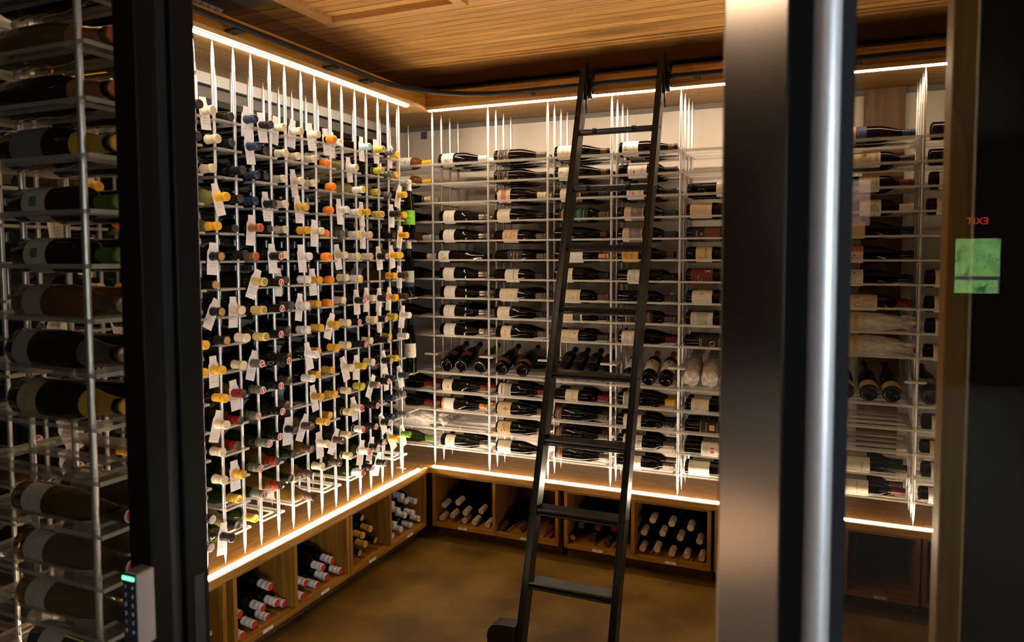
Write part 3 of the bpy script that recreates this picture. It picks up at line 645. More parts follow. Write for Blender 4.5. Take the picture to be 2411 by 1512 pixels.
# ------------------------------------------------------------------ labels seen on the back wall
def squig(u0, v0, w_, h_, n, col, t=.0009):
    """cursive-looking strokes running round the bottle"""
    out = []; rnd = random.Random(int((u0+v0+w_)*1e5)+n)
    pts = [(u0+w_*i/(2*n), v0+(h_*(.35+.65*rnd.random()) if i % 2 else -h_*.15*rnd.random())) for i in range(2*n+1)]
    for (a, b), (c, d) in zip(pts, pts[1:]): out.append(('p', [(a-t/2, b), (a+t/2, b), (c+t/2, d), (c-t/2, d)], col))
    return out
def L(v0, v1, base, els=(), hw=.050): return (v0, v1, base, hw, list(els))
SCRIPT = L(.030, .100, 'white', squig(-.022, .060, .034, .016, 5, 'grey')+[('l', -.010, .042, .010, .050, 2, 'orange')])
BK = [  # row, bay, shape, glass, capsule, label, deep, description
 (0, 1, 'bur', 'br', 'w', L(.022, .098, 'white', [('r', -.050, .022, .050, .028, 'blue'), ('r', -.026, .040, .030, .074, 'sage'), ('d', .012, .052, .012, 'orange', .009), ('d', -.012, .064, .008, 'yellow', .006), ('d', -.005, .046, .006, 'blue', .005), ('d', .0, .086, .003, 'navy')]), 3, 'white label with colourful painted map and white capsule'),
 (0, 2, 'bur', 'br', 't', L(.024, .092, 'black', [('r', -.046, .027, .046, .029, 'gold'), ('r', -.046, .087, .046, .089, 'gold'), ('r', -.024, .033, .026, .0342, 'gold'), ('r', -.024, .081, .026, .0822, 'gold')]+squig(-.018, .064, .036, .011, 6, 'cream')+[('d', .018, .071, .004, 'gold')]+squig(-.008, .044, .02, .007, 4, 'gold')), 3, 'black label with double gold border'),
 (0, 3, 'bur', 'br', 'nk', L(.020, .112, 'cream', squig(-.012, .074, .03, .013, 4, 'grey')+[('l', -.02, .045, .02, .06, 3, 'grey')]), 3, 'tall cream label and bare amber neck'),
 (0, 4, 'bur', 'br', 'nk', L(.022, .104, 'ivory', [('d', .018, .044, .018, 'green', .013), ('d', -.002, .038, .01, 'green', .008)]+squig(-.03, .078, .05, .012, 4, 'ink')), 3, 'ivory label with green vine drawing'),
 (1, 2, 'bur', 'br', 'k', L(.022, .090, 'black', [('r', -.046, .025, .046, .0268, 'gold'), ('r', -.046, .086, .046, .0878, 'gold'), ('d', .012, .074, .0065, 'gold')]+squig(-.024, .058, .044, .012, 5, 'gold')+squig(-.01, .036, .024, .008, 4, 'gold')), 3, 'black label with gold seal'),
 (1, 3, 'bur', 'br', 'nk', L(.024, .100, 'ivory', [('d', .010, .044, .018, 'green', .012)]+squig(-.034, .072, .06, .014, 4, 'ink', .0014)), 3, 'ivory label with green vine and bold script'),
 (1, 4, 'bdx', 'br', 'k', L(.052, .150, 'white', [('t', 'HALL', .013, .0, .128, 'red'), ('p', [(-.004, .086), (.008, .092), (.014, .086), (.020, .090), (.010, .080), (.004, .082)], 'red'), ('l', -.02, .066, .02, .074, 2, 'grey')], .048), 3, 'white label with red HALL lettering'),
 (2, 2, 'bur', 'br', 'c', L(.018, .094, 'cream', [('r', -.050, .040, .050, .070, 'pink'), ('l', -.03, .075, .03, .09, 3, 'tan')]), 3, 'cream label with broad pink centre band and cream capsule'),
 (2, 3, 'bdx', 'br', 'k', L(.036, .150, 'ivory', [('r', -.046, .098, .046, .146, 'brown')]+squig(-.04, .105, .08, .036, 9, 'ivory')+squig(-.03, .070, .05, .016, 4, 'ink', .0014)), 3, 'ivory label with brown engraved picture'),
 (2, 4, 'bdx', 'br', 'k', L(.052, .140, 'white', [('t', 'HALL', .013, .0, .122, 'red'), ('p', [(-.004, .086), (.008, .092), (.014, .086), (.020, .090), (.010, .080), (.004, .082)], 'red'), ('l', -.02, .066, .02, .074, 2, 'grey')], .048), 3, 'shorter white label with red HALL lettering'),
 (2, 5, 'bdx', 'dk', 'k', L(.142, .192, 'ivory', [('l', -.02, .150, .02, .165, 3, 'grey')], .046), 2, 'narrow ivory label high on its shoulder'),
 (3, 1, 'bur', 'br', 'sv', SCRIPT, 3, 'white label with grey script and silver capsule'),
 (3, 2, 'bur', 'br', 'k', L(.022, .098, 'ivory', [('l', -.025, .04, .025, .075, 5, 'cream')]), 2, 'plain pale ivory label and dark capsule'),
 (3, 3, 'bdx', 'br', 't', L(.030, .190, 'black', [('r', -.046, .045, .046, .050, 'yellow'), ('r', -.046, .128, .046, .150, 'emer'), ('r', -.046, .165, .046, .167, 'gold')]+squig(-.03, .062, .06, .014, 6, 'cream')), 2, 'black wrap label with yellow ring and emerald band'),
 (3, 4, 'bdx', 'br', 'b', L(.040, .140, 'peach', [('r', -.046, .074, .046, .136, 'lilac'), ('d', .01, .105, .014, 'grey', .012), ('d', -.018, .095, .012, 'tan', .01), ('d', .0, .12, .01, 'ink', .007), ('l', -.03, .046, .03, .068, 4, 'grey')]), 2, 'peach label with grey painted scene and navy capsule'),
 (3, 5, 'bur', 'br', 'k', L(.020, .125, 'peach', squig(-.035, .095, .06, .014, 5, 'brick')+[('l', -.025, .04, .025, .08, 6, 'tan')]), 2, 'long peach label with red brown script'),
 (4, 1, 'bur', 'br', 'sv', SCRIPT, 2, 'white label with grey script and silver capsule'),
 (4, 2, 'bdx', 'br', 't', L(.052, .142, 'tan', [('p', [(-.004, .118), (.004, .118), (.005, .124), (0, .130), (-.005, .124)], 'brick'), ('l', -.03, .095, .03, .110, 2, 'brown'), ('l', -.025, .065, .025, .08, 2, 'brown')]), 3, 'wide tan label with small red crest'),
 (4, 3, 'bur', 'br', 'nk', None, 2, 'no label on its front and long dark neck'),
 (4, 4, 'bdx', 'br', 'b', L(.030, .132, 'peach', [('r', -.046, .064, .046, .128, 'lilac'), ('d', .012, .098, .014, 'grey', .012), ('d', -.016, .088, .012, 'tan', .01), ('l', -.03, .036, .03, .058, 4, 'grey'), ('t', 'II', .008, .02, .070, 'white')]), 2, 'peach label with dark painted scene and navy capsule'),
 (4, 5, 'bdx', 'br', 'k', L(.030, .170, 'black', [('r', -.046, .09, .046, .165, 'brown'), ('t', 'H', .014, .0, .075, 'cream'), ('t', 'HONIG', .007, .0, .052, 'gold')]), 2, 'dark brown label with large letter H'),
 (5, 1, 'flu', 'dk', None, (.012, .080, 'white', .040, [('d', .002, .044, .016, 'brown', .010), ('d', .010, .058, .008, 'ochre', .006), ('d', -.006, .034, .010, 'sage', .006), ('l', -.01, .068, .01, .072, 1, 'ochre')]), 1, 'slim hock shape with white label of a brown duck'),
 (5, 2, 'bdx', 'br', 't', L(.080, .165, 'black', [('t', 'FORTUNATE', .0055, .0, .116, 'gold'), ('r', -.014, .098, .004, .103, 'blue')]+squig(-.016, .134, .03, .016, 3, 'gold', .0016)), 3, 'black label with gold lettering and gold emblem'),
 (5, 3, 'bdx', 'br', 'cp', L(.070, .162, 'white', [('p', [(-.046, .105), (.004, .150), (-.046, .162)], 'parch'), ('p', [(.005, .098), (.034, .104), (.030, .150)], 'yellow'), ('t', 'VITA', .007, .0, .084, 'ink')]), 2, 'white label with parchment and yellow triangles'),
 (5, 4, 'bur', 'br', 'nk', L(.024, .110, 'ochre', [('t', 'Pax', .024, .0, .078, 'brick'), ('l', -.025, .035, .025, .055, 4, 'brown')]), 1, 'orange label reading Pax'),
 (5, 5, 'bur', 'br', 'k', L(.050, .128, 'parch', [('t', 'PIRATE', .012, -.006, .098, 'ink'), ('d', .026, .074, .011, 'brick'), ('l', -.02, .078, .01, .084, 1, 'brick')]), 1, 'ragged parchment label reading PIRATE'),
 (6, 1, 'bur', 'br', 'sv', SCRIPT, 1, 'white label with grey script and silver capsule'),
 (6, 2, 'bdx', 'br', 'k', L(.068, .148, 'ivory', [('r', -.05, .118, .05, .121, 'black'), ('l', -.025, .08, .025, .105, 4, 'tan')]), 1, 'ivory label split by a thin black line'),
 (6, 3, 'bur', 'br', 'k', L(.020, .106, 'ivory', [('p', [(-.01, .072), (-.006, .100), (-.012, .082)], 'ink')]), 2, 'big ivory label with one black thorn mark'),
 (6, 4, 'bdx', 'br', 'k', L(.058, .128, 'white', squig(-.034, .085, .06, .020, 4, 'brick', .0013)+[('l', -.02, .068, .03, .076, 2, 'grey')]), 3, 'white label with tall red brown script and black capsule'),
 (6, 5, 'bur', 'br', 'k', L(.025, .132, 'wine', [('p', [(-.030, .100), (-.020, .120), (-.034, .124)], 'peach'), ('p', [(-.034, .088), (-.018, .100), (-.030, .112)], 'peach')]+squig(-.005, .06, .03, .010, 5, 'tan')+squig(.012, .075, .024, .009, 4, 'tan')), 2, 'black label with a pale feather drawing'),
 (7, 1, 'bur', 'br', 'sv', SCRIPT, 3, 'white label with grey script and silver capsule'),
 (7, 2, 'bdx', 'br', 't', L(.034, .142, 'cream', [('t', 'HENDRY', .011, .0, .130, 'faded'), ('p', [(-.008, .098), (.008, .098), (.008, .106), (.0, .114), (-.008, .106)], 'faded'), ('l', -.03, .070, .03, .092, 3, 'faded'), ('l', -.02, .045, .02, .06, 2, 'faded')]), 3, 'long cream label reading HENDRY'),
 (7, 3, 'bdx', 'br', 't', L(.056, .150, 'cream', [('t', 'HENDRY', .011, .0, .138, 'faded'), ('p', [(-.008, .104), (.008, .104), (.008, .112), (.0, .120), (-.008, .112)], 'faded'), ('l', -.03, .078, .03, .098, 3, 'faded')]), 1, 'cream HENDRY label just right of the left ladder stile'),
 (7, 4, 'bdx', 'br', 'd', L(.110, .150, 'ochre', [('l', -.03, .118, .03, .14, 4, 'brown')]), 1, 'ochre band label and small folded paper on its neck'),
 (7, 5, 'bur', 'br', 'k', L(.030, .128, 'ivory', [('d', -.016, .079, .0050, 'ink'), ('d', -.016, .079, .0028, 'ivory'), ('t', 'CROSS WINERY', .0046, -.002, .082, 'grey', 1), ('l', .012, .045, .030, .11, 1, 'grey')]), 2, 'square ivory label with small round black emblem'),
 (8, 1, 'bur', 'br', 'sv', SCRIPT, 3, 'white label with grey script and silver capsule'),
 (8, 2, 'bur', 'br', 'k', L(.018, .092, 'ivory', squig(-.01, .078, .028, .007, 4, 'ink')+[('l', -.03, .035, .03, .07, 5, 'tan')]), 1, 'small ivory label printed in fine lines'),
 (8, 3, 'bdx', 'br', 'k', L(.050, .160, 'cream', [('r', -.05, .108, .05, .150, 'black'), ('p', [(-.030, .125), (.0, .118), (.034, .130), (.03, .138), (.0, .126), (-.03, .133)], 'ivory'), ('l', -.03, .065, .03, .09, 4, 'tan')]), 2, 'cream label with black and white wave panel'),
 (8, 4, 'bdx', 'br', 't', L(.030, .185, 'black', [('r', -.046, .045, .046, .050, 'ochre'), ('r', -.046, .1, .046, .112, 'emer'), ('d', .0, .106, .010, 'peach'), ('r', -.046, .158, .046, .160, 'gold'), ('r', -.046, .166, .046, .168, 'gold')]+squig(-.03, .06, .06, .013, 6, 'cream')), 2, 'black wrap label with ochre ring and small round portrait'),
 (8, 5, 'bur', 'br', 'k', L(.026, .134, 'ivory', [('r', -.046, .055, .046, .110, 'sage'), ('d', .012, .078, .014, 'orange', .011), ('d', .020, .098, .012, 'blue', .009), ('d', -.02, .09, .012, 'yellow', .008), ('l', -.03, .03, .03, .05, 4, 'grey'), ('l', -.03, .116, .03, .13, 2, 'grey')]), 2, 'white label with bright floral painting'),
 (9, 1, 'bur', 'br', 'sv', SCRIPT, 3, 'white label with grey script and silver capsule'),
 (9, 2, 'bur', 'br', 't', L(.034, .094, 'cream', [('t', 'PLAY', .009, -.004, .082, 'tan')]+[('r', a, .058, a+.007, .066, 'orange') for a in (-.016, -.004, .008)]+[('l', -.02, .04, .02, .052, 2, 'tan')]), 2, 'cream PLAY label with three small orange squares'),
 (9, 3, 'bdx', 'br', 'd', L(.042, .142, 'cream', [('d', .0, .098, .023, 'faded', .021), ('d', .0, .098, .017, 'cream', .015), ('d', .0, .098, .009, 'tan', .008), ('d', -.022, .122, .006, 'faded', .008), ('l', -.03, .055, .03, .068, 3, 'tan')]), 2, 'cream label with round engraved wreath'),
 (9, 4, 'bur', 'br', 'bu', L(.020, .118, 'ivory', [('l', -.035, .035, .035, .06, 5, 'grey'), ('l', -.03, .075, .03, .09, 3, 'ink'), ('d', -.02, .108, .007, 'navy')]+squig(-.005, .10, .03, .009, 4, 'pink')), 2, 'ivory label of fine print and burgundy capsule'),
 (9, 5, 'bdx', 'br', 'k', L(.070, .200, 'black', [('t', 'OVERTURE', .010, .008, .186, 'gold'), ('d', .006, .138, .013, 'gold', .014), ('d', .006, .138, .006, 'black', .012), ('r', -.02, .170, .046, .172, 'gold'), ('r', -.02, .076, .046, .078, 'gold'), ('r', -.02, .084, .046, .086, 'gold')]), 2, 'black label with gold OVERTURE lettering'),
 (12, 1, 'bur', 'br', 'rd', L(.014, .076, 'cream', [('r', -.008, .046, .010, .060, 'tan')]+squig(-.007, .048, .016, .010, 3, 'ink', .0014)+[('l', -.02, .026, .02, .032, 1, 'tan')]), 3, 'cream label with grey square initial and red capsule'),
 (12, 2, 'bur', 'br', 'rd', L(.018, .092, 'ivory', [('r', -.05, .052, .034, .088, 'grey')]+squig(-.045, .055, .07, .030, 8, 'ivory')+[('r', -.03, .036, .020, .042, 'navy')]), 2, 'ivory label with engraved landscape and red capsule'),
 (12, 3, 'bdx', 'br', 'rd', L(.066, .138, 'cream', [('t', 'MARTINELLI', .0062, -.002, .106, 'ink'), ('p', [(.006, .110), (.022, .110), (.018, .120), (.012, .124), (.006, .118)], 'orange'), ('l', -.02, .075, .02, .09, 2, 'tan')]), 2, 'cream label with little orange emblem and red capsule'),
 (12, 4, 'bur', 'br', 'g', L(.030, .110, 'white', [('r', -.050, .034, .050, .106, 'grey'), ('d', .0, .07, .02, 'ivory', .02)]), 2, 'white framed grey picture label and gold brown capsule'),
 (12, 5, 'bdx', 'br', 'k', L(.030, .118, 'cream', [('d', .0, .070, .026, 'faded', .024), ('d', .0, .070, .0235, 'cream', .0215)]+squig(-.018, .056, .036, .030, 6, 'grey')+[('t', 'SEB', .006, .018, .108, 'ink')]), 2, 'cream label with large circular pen drawing'),
 (13, 1, 'bur', 'br', 'cp', L(.012, .090, 'white', [('r', -.05, .012, .05, .024, 'orange'), ('p', [(-.05, .024), (-.03, .034), (-.01, .026), (.01, .034), (.05, .024)], 'tan'), ('d', .008, .078, .003, 'orange'), ('l', -.025, .068, .0, .072, 1, 'peach')]), 2, 'white label with orange vineyard strip and copper capsule'),
 (13, 2, 'bur', 'br', 't', L(.014, .094, 'parch', [('d', -.002, .066, .012, 'brown', .008), ('r', -.004, .052, .0, .080, 'brown'), ('l', -.03, .025, .03, .05, 4, 'tan')]), 3, 'parchment label with brown tree drawing'),
 (13, 3, 'bur', 'br', 't', L(.012, .046, 'brown', [('t', 'TERLATO', .008, -.004, .026, 'gold'), ('r', .030, .012, .05, .046, 'grey')]), 3, 'brown TERLATO band, topmost of three such bottles'),
 (13, 4, 'bdx', 'br', 'k', L(.040, .134, 'cream', [('p', [(u, .06), (u+.003, .075), (u+.001, .085), (u+.003, .10), (u-.001, .085), (u-.003, .07)], 'ink') for u in (-.034, -.022, -.008, .006, .018, .030)]), 2, 'cream label with columns of black glyph shapes'),
 (13, 5, 'bdx', 'br', 'k', L(.078, .166, 'black', [('r', -.046, .080, .046, .0815, 'gold'), ('r', -.046, .162, .046, .1635, 'gold'), ('r', -.016, .126, .010, .150, 'gold'), ('t', 'ALTA', .007, -.003, .138, 'brown'), ('r', -.03, .108, .02, .1105, 'gold')]), 2, 'black label with solid gold square'),
 (14, 2, 'bur', 'br', 't', L(.014, .092, 'tan', [('d', -.020, .055, .010, 'brown', .011), ('d', .004, .058, .008, 'brown', .007), ('r', .0, .036, .016, .041, 'brown'), ('p', [(-.012, .050), (.0, .054), (.002, .050)], 'brown'), ('l', -.03, .07, .03, .086, 3, 'brown')]), 2, 'tan label with figure under a brown tree'),
 (14, 3, 'bur', 'br', 't', L(.012, .046, 'brown', [('t', 'TERLATO', .008, -.004, .026, 'gold'), ('r', .030, .012, .05, .046, 'grey')]), 3, 'brown TERLATO band, middle one of three such bottles'),
 (14, 4, 'bdx', 'br', 't', L(.034, .134, 'ivory', [('t', 'TRIG', .022, -.004, .118, 'ink'), ('t', 'POINT', .019, .004, .088, 'ink'), ('l', -.01, .045, .02, .06, 3, 'grey')]), 2, 'ivory label with huge black capital letters'),
 (14, 5, 'bdx', 'br', 'rd', L(.086, .176, 'ivory', [('r', -.012, .132, -.006, .150, 'red'), ('p', [(.004, .132), (.004, .150), (.012, .152), (.016, .141), (.012, .130)], 'red'), ('l', -.03, .098, .03, .12, 4, 'grey'), ('l', -.02, .158, .02, .17, 2, 'faded')]), 2, 'ivory label with two small red blocks'),
 (15, 1, 'bur', 'br', 't', L(.034, .094, 'cream', [('t', 'PLAY', .009, -.004, .082, 'tan')]+[('r', a, .058, a+.007, .066, 'orange') for a in (-.016, -.004, .008)]+[('l', -.02, .04, .02, .052, 2, 'tan')]), 2, 'cream PLAY label with orange squares on the lowest shelf'),
 (15, 2, 'bur', 'br', 't', L(.014, .094, 'cream', [('t', 'ELLAS', .007, -.008, .083, 'faded'), ('t', 'MILLER', .0075, -.006, .072, 'faded'), ('t', 'VINEYARD', .006, -.006, .061, 'faded'), ('l', -.03, .03, .012, .05, 3, 'tan')]), 1, 'cream label with three lines of tan capitals'),
 (15, 3, 'bur', 'br', 't', L(.012, .046, 'brown', [('t', 'TERLATO', .008, -.004, .026, 'gold'), ('r', .024, .012, .05, .046, 'grey')]), 3, 'brown TERLATO band, lowest of three such bottles'),
 (15, 4, 'bdx', 'br', 't', L(.040, .132, 'ivory', [('d', -.004, .108, .006, 'tan'), ('l', -.03, .06, .03, .08, 3, 'tan')]), 2, 'tall plain ivory label with faint crest'),
 (15, 5, 'bur', 'br', 'k', L(.020, .124, 'ivory', [('p', [(-.05, .058), (-.05, .092), (.038, .084)], 'grey'), ('t', 'ARCHENE', .008, .0, .046, 'faded'), ('l', -.03, .026, .03, .038, 3, 'tan')]), 2, 'ivory label with grey engraved triangle'),
 # corner bay
 (0, 0, 'bdx', 'am', 'y', L(.100, .180, 'white', [('d', .0, .142, .010, 'blue'), ('d', .0, .142, .004, 'white')]), 1, 'amber bottle with snowflake label and yellow capsule'),
 (1, 0, 'bdx', 'am', 'y', L(.100, .170, 'white'), 1, 'amber bottle with plain white label and yellow capsule'),
 (2, 0, 'bur', 'dk', 'cb', None, 2, 'dark bottle with cream neck ring in the corner'),
 (3, 0, 'chp', 'dk', None, None, 1, 'thick dark bottle without any capsule'),
 (4, 0, 'bdx', 'am', 'wy', L(.100, .160, 'ivory'), 2, 'deep amber bottle with ivory and yellow capsule'),
 (5, 0, 'flu', 'dk', 'w', L(.080, .110, 'ochre'), 1, 'dark bottle with ochre label and long white capsule'),
 (6, 0, 'bur', 'dk', 'k', None, 2, 'plain dark bottle, upper of two in the corner'),
 (7, 0, 'bur', 'dk', 'k', None, 1, 'plain dark bottle, lower of two in the corner'),
 (8, 0, 'bur', 'dk', None, None, 1, 'short dark bottle with bare lip'),
 (12, 0, 'bur', 'br', 'rd', L(.060, .128, 'cream'), 2, 'cream label red capsule, upper of two corner bottles'),
 (13, 0, 'bur', 'br', 'rd', L(.060, .128, 'cream'), 2, 'cream label red capsule, lower of two corner bottles'),
 (15, 0, 'bur', 'gr', 'lg', None, 1, 'green bottle with green capsule on the lowest corner shelf'),
 # bays seen through the right glass panel
 (0, 7, 'bur', 'br', 'b', L(.040, .100, 'navy', [('r', -.05, .044, .05, .056, 'gold'), ('r', -.01, .064, .004, .0655, 'gold')]), 2, 'navy label with gold band and navy capsule'),
 (1, 7, 'bdx', 'br', 'd', L(.042, .162, 'cream', [('r', -.05, .076, .05, .124, 'parch'), ('t', "L'Ecole", .010, -.006, .146, 'ink'), ('d', .0, .092, .013, 'tan', .012), ('r', -.022, .086, -.006, .104, 'brown')]), 2, "cream L'Ecole label with brown building picture"),
 (2, 7, 'bdx', 'br', 'rd', L(.076, .160, 'cream', [('t', 'MARTINI', .0075, .0, .148, 'ink')]+squig(-.03, .115, .05, .016, 4, 'brick')), 2, 'cream label with red script and red capsule'),
 (3, 7, 'bdx', 'br', 'c', L(.080, .168, 'ivory', [('t', 'THE', .0075, .004, .152, 'ink'), ('t', 'CHOCOLATE', .0075, .004, .141, 'ink'), ('t', 'BLOCK', .0075, .004, .130, 'ink')]), 1, 'ivory label reading THE CHOCOLATE BLOCK'),
 (4, 7, 'bur', 'br', 'k', L(.030, .100, 'tan'), 1, 'small tan label half lost in reflections'),
 (5, 7, 'bur', 'br', 'k', L(.022, .092, 'peach', [('r', -.05, .022, -.012, .092, 'pink'), ('d', .004, .056, .004, 'ink'), ('t', 'CROSS WINERY', .0046, .016, .057, 'ink', 1)]), 2, 'peach and pink label with small round emblem'),
 (6, 7, 'bur', 'br', 'k', L(.024, .096, 'ivory', [('d', -.022, .059, .004, 'ink'), ('t', 'CROSS WINERY', .0046, -.010, .060, 'ink', 1), ('l', .01, .03, .03, .09, 1, 'grey')]), 2, 'square ivory label through glass with small emblem'),
 (7, 7, 'bdx', 'br', 'rd', L(.042, .158, 'cream', [('t', 'MILLA', .025, -.020, .106, 'brick', 1), ('t', 'CALA', .025, .010, .106, 'brick', 1)], .052), 2, 'cream label with big red MILLA CALA letters'),
 (14, 7, 'bdx', 'br', 'k', L(.046, .146, 'ivory', [('t', 'FELINO', .009, .0, .112, 'ink'), ('l', -.02, .06, .02, .075, 2, 'faded')]), 2, 'ivory FELINO label seen through glass'),
 (15, 7, 'bdx', 'br', 'bu', L(.030, .146, 'ivory', [('t', 'NATIONAL FIDELE', .0062, .0, .098, 'ink'), ('d', -.008, .118, .008, 'peach'), ('d', .010, .122, .008, 'peach'), ('l', -.02, .05, .02, .07, 3, 'tan')]), 2, 'ivory label with faint cluster emblem and burgundy capsule'),
]
for i, (k, c, d) in enumerate(((0, None, 'no label'), (1, None, 'no label at all'), (2, 'ivory', 'ivory label'), (3, 'ivory', 'small ivory label'), (6, 'cream', 'cream label'), (7, 'cream', 'plain cream label'), (8, 'ivory', 'faded ivory label'), (9, 'cream', 'large cream label'), (12, 'peach', 'peach label'), (13, 'tan', 'tan label'), (14, 'cream', 'wide cream label'), (15, 'white', 'white label'))):
    BK.append((k, 8, 'bdx' if k % 2 else 'bur', 'br', 'k', L(.036, .130, c, [('l', -.02, .07, .02, .1, 3, 'tan')]) if c else None, 1, 'dark bottle, %s, cut off by timber post' % d))
RGRP = 'bottles lying on the back wall rack'
for (k, b, sh, gl, cap, spec, deep, desc) in BK:
    P_, Hh, R_, cl = SHAPES[sh]
    zax = ZS(k)+.002+math.sqrt(max(R_**2-.033**2, 1e-6))
    x0 = BX(b)+.352-.026-Hh+(0 if b else -.01)
    if sh == 'flu': x0 = BX(b)+.012
    x0 += random.uniform(-.004, .004)
    names = ['', 'behind the front one', 'rearmost of three']
    for d in range(deep):
        xx = x0+(random.uniform(-.01, .006) if d else 0)
        rollv = random.uniform(-.10, .16)
        fr = (0, -math.cos(rollv), math.sin(rollv))
        if d == 0: lb_ = '%s, %s shelf of back rack' % (desc, ORD[k])
        else: lb_ = 'dark bottle %s, %s shelf, %s of back rack' % (names[d], ORD[k], BAYN[b].replace(' from corner', '').replace(' behind ladder', '').replace(' by door frame', '').replace(' of the glass rods', ' of glass rods'))
        bottle(sh, gl, cap, spec, (xx, DEP[d], zax), (1, 0, 0), fr, lb_, RGRP)
# folded paper on one neck
fp = MB().add([(0, -.017, -.030), (0, .017, -.030), (.002, .017, .018), (.002, -.017, .018)], [(0, 1, 2, 3)], M['paper']).add([(.002, -.017, .018), (.002, .017, .018), (.014, .017, .008), (.014, -.017, .008)], [(0, 1, 2, 3)], M['paper'])
o = fp.build('paper_slip'); o.location = (BX(4)+.30, DEP[0]-.001, ZS(7)+.032)
tag(o, 'small folded paper slip on the neck of the ochre banded bottle', 'tag')
# ------------------------------------------------------------------ display bottles lying head to wall
def display(x, sh, gl, cap, spec, label, z=ZS(11), lean=-.015):
    th = math.radians(19); R_ = SHAPES[sh][2]
    zd = (lean/.3, math.cos(th), math.sin(th)); bottle(sh, gl, cap, spec, (x, 3.492, z+.002+R_*math.cos(th)+.001), zd, (0, -.3, 1), label, 'bottles displayed neck up on the middle shelf')
PLD = (.075, .115, 'wine', .034, [('l', -.02, .085, .02, .105, 3, 'brown')])
for i, x in enumerate((-2.018, -1.924, -1.806)):
    display(x, 'bur', 'br', None, PLD, '%s of three dusty dark bottles shown base first in the first bay' % ['leftmost', 'middle', 'rightmost'][i])
for i, x in enumerate((-1.672, -1.547)):
    display(x, 'bur', 'br', None, (.034, .062, 'brown', .052, [('l', -.03, .040, .03, .056, 1, 'brick')]), '%s dark bottle with rust red band shown base first, second bay' % ['left', 'right'][i])
for i, x in enumerate((-1.318, -1.242, -1.164, -1.086)):
    display(x, 'bdx', 'matt', None, (.08, .13, 'lilac', .024, [('r', -.020, .084, .020, .126, 'black')]), '%s of four black bottles base first behind the ladder rung' % ['first', 'second', 'third', 'fourth'][i])
TREE = (.050, .150, 'ivory', .050, [('d', .0, .128, .007, 'ink', .006), ('r', -.001, .116, .001, .124, 'ink'), ('l', -.02, .102, .02, .108, 1, 'grey')]+squig(-.022, .082, .044, .008, 6, 'ink')+[])
for i, x in enumerate((-.945, -.843, -.755)):
    display(x, 'bdx', 'br', 'cp', TREE, '%s bottle with ivory tree label shown base first beside the ladder' % ['leftmost', 'middle', 'rightmost'][i])
YL = (.012, .055, 'parch', .052, squig(-.03, .036, .055, .008, 8, 'ink')+squig(-.02, .024, .04, .006, 6, 'brown'))
for i, x in enumerate((.076, .176, .270)):
    display(x, 'bur', 'br', 'k', YL, '%s parchment labelled bottle shown base first through right glass' % ['left', 'middle', 'right'][i])
display(.425, 'bur', 'matt', 'k', (.05, .1, 'lilac', .046, [('t', 'FLEURIE', .008, .0, .082, 'cream'), ('l', -.02, .06, .02, .07, 2, 'cream')]), 'dark bottle with black label shown base first beside the timber post')
# lying bottle behind the displayed pair
bottle('bur', 'matt', 'k', (.03, .08, 'brick', .05, []), (BX(2)+.03, 3.79, ZS(11)+.044), (1, 0, 0), (0, -1, .2), 'dark bottle lying behind the two rust banded display bottles', RGRP)

# tissue wrapped bottles
def wrap_mesh(seed, R=.046, Ln=.315, tail=True):
    rnd = random.Random(seed); n = 30; st = 26; vs = []; fs = []
    ph = [rnd.uniform(0, 6.28) for _ in range(6)]
    for i in range(st+1):
        t = i/st; z = t*Ln
        if t < .05: rr = R*(.35+.65*math.sqrt(t/.05))
        elif t < .56: rr = R
        elif t < .86: rr = R-(R-.022)*((t-.56)/.30)**1.1
        else: rr = .022+.010*((t-.86)/.14)
        for k in range(n):
            a = 2*PI*k/n
            w_ = .0016*math.sin(4*a+ph[0]+t*7)+.0014*math.sin(7*a+ph[1]-t*13)+.0011*math.sin(11*a+ph[2]+t*25)+rnd.uniform(-.0011, .0011)
            if t > .82: w_ *= 3.0
            if t < .05: w_ *= 2.0
            vs.append(((rr+w_)*math.cos(a), (rr+w_)*math.sin(a), z+rnd.uniform(-.002, .002)+(.012*math.sin(3*a+ph[3]) if t > .97 else 0)))
    for i in range(st):
        for k in range(n): k2 = (k+1) % n; fs.append((i*n+k, i*n+k2, (i+1)*n+k2, (i+1)*n+k))
    fs.append(tuple(reversed(range(n)))); fs.append(tuple(range(st*n, st*n+n)))
    return MB().add(vs, fs, M['tissue'], False)
def wrapped(seed, base, zdir, front, label, els=None, **kw):
    mb = wrap_mesh(seed, **kw); r = empty('wrapped_bottle'); Mx = orient(zdir, front).to_4x4(); Mx.translation = Vector(base); r.matrix_world = Mx
    mb.build('tissue_wrap', r)
    if els:
        m2 = MB(); R = .0485
        def P(u, v, d=0): a = u/R; return ((R+d)*math.sin(a), -(R+d)*math.cos(a), v)
        for e in els:
            if e[0] == 'r':
                n = 12; q = [];
                for i in range(n+1): u = e[1]+(e[3]-e[1])*i/n; q += [P(u, e[2]), P(u, e[4])]
                m2.add(q, [(2*i, 2*i+2, 2*i+3, 2*i+1) for i in range(n)], lab(e[5]), True)
            elif e[0] == 't':
                vs, fs = text_mesh(e[1]); m2.add([P(e[3]+a*e[2], e[4]+b*e[2], .0008) for a, b in vs], fs, lab(e[5]))
            elif e[0] == 'p': m2.add([P(a, b, .0008) for a, b in e[1]], [tuple(range(len(e[1])))], lab(e[2]))
        m2.build('printed_band', r)
    tag(r, label, 'bottle', 'tissue wrapped bottles')
th = math.radians(19)
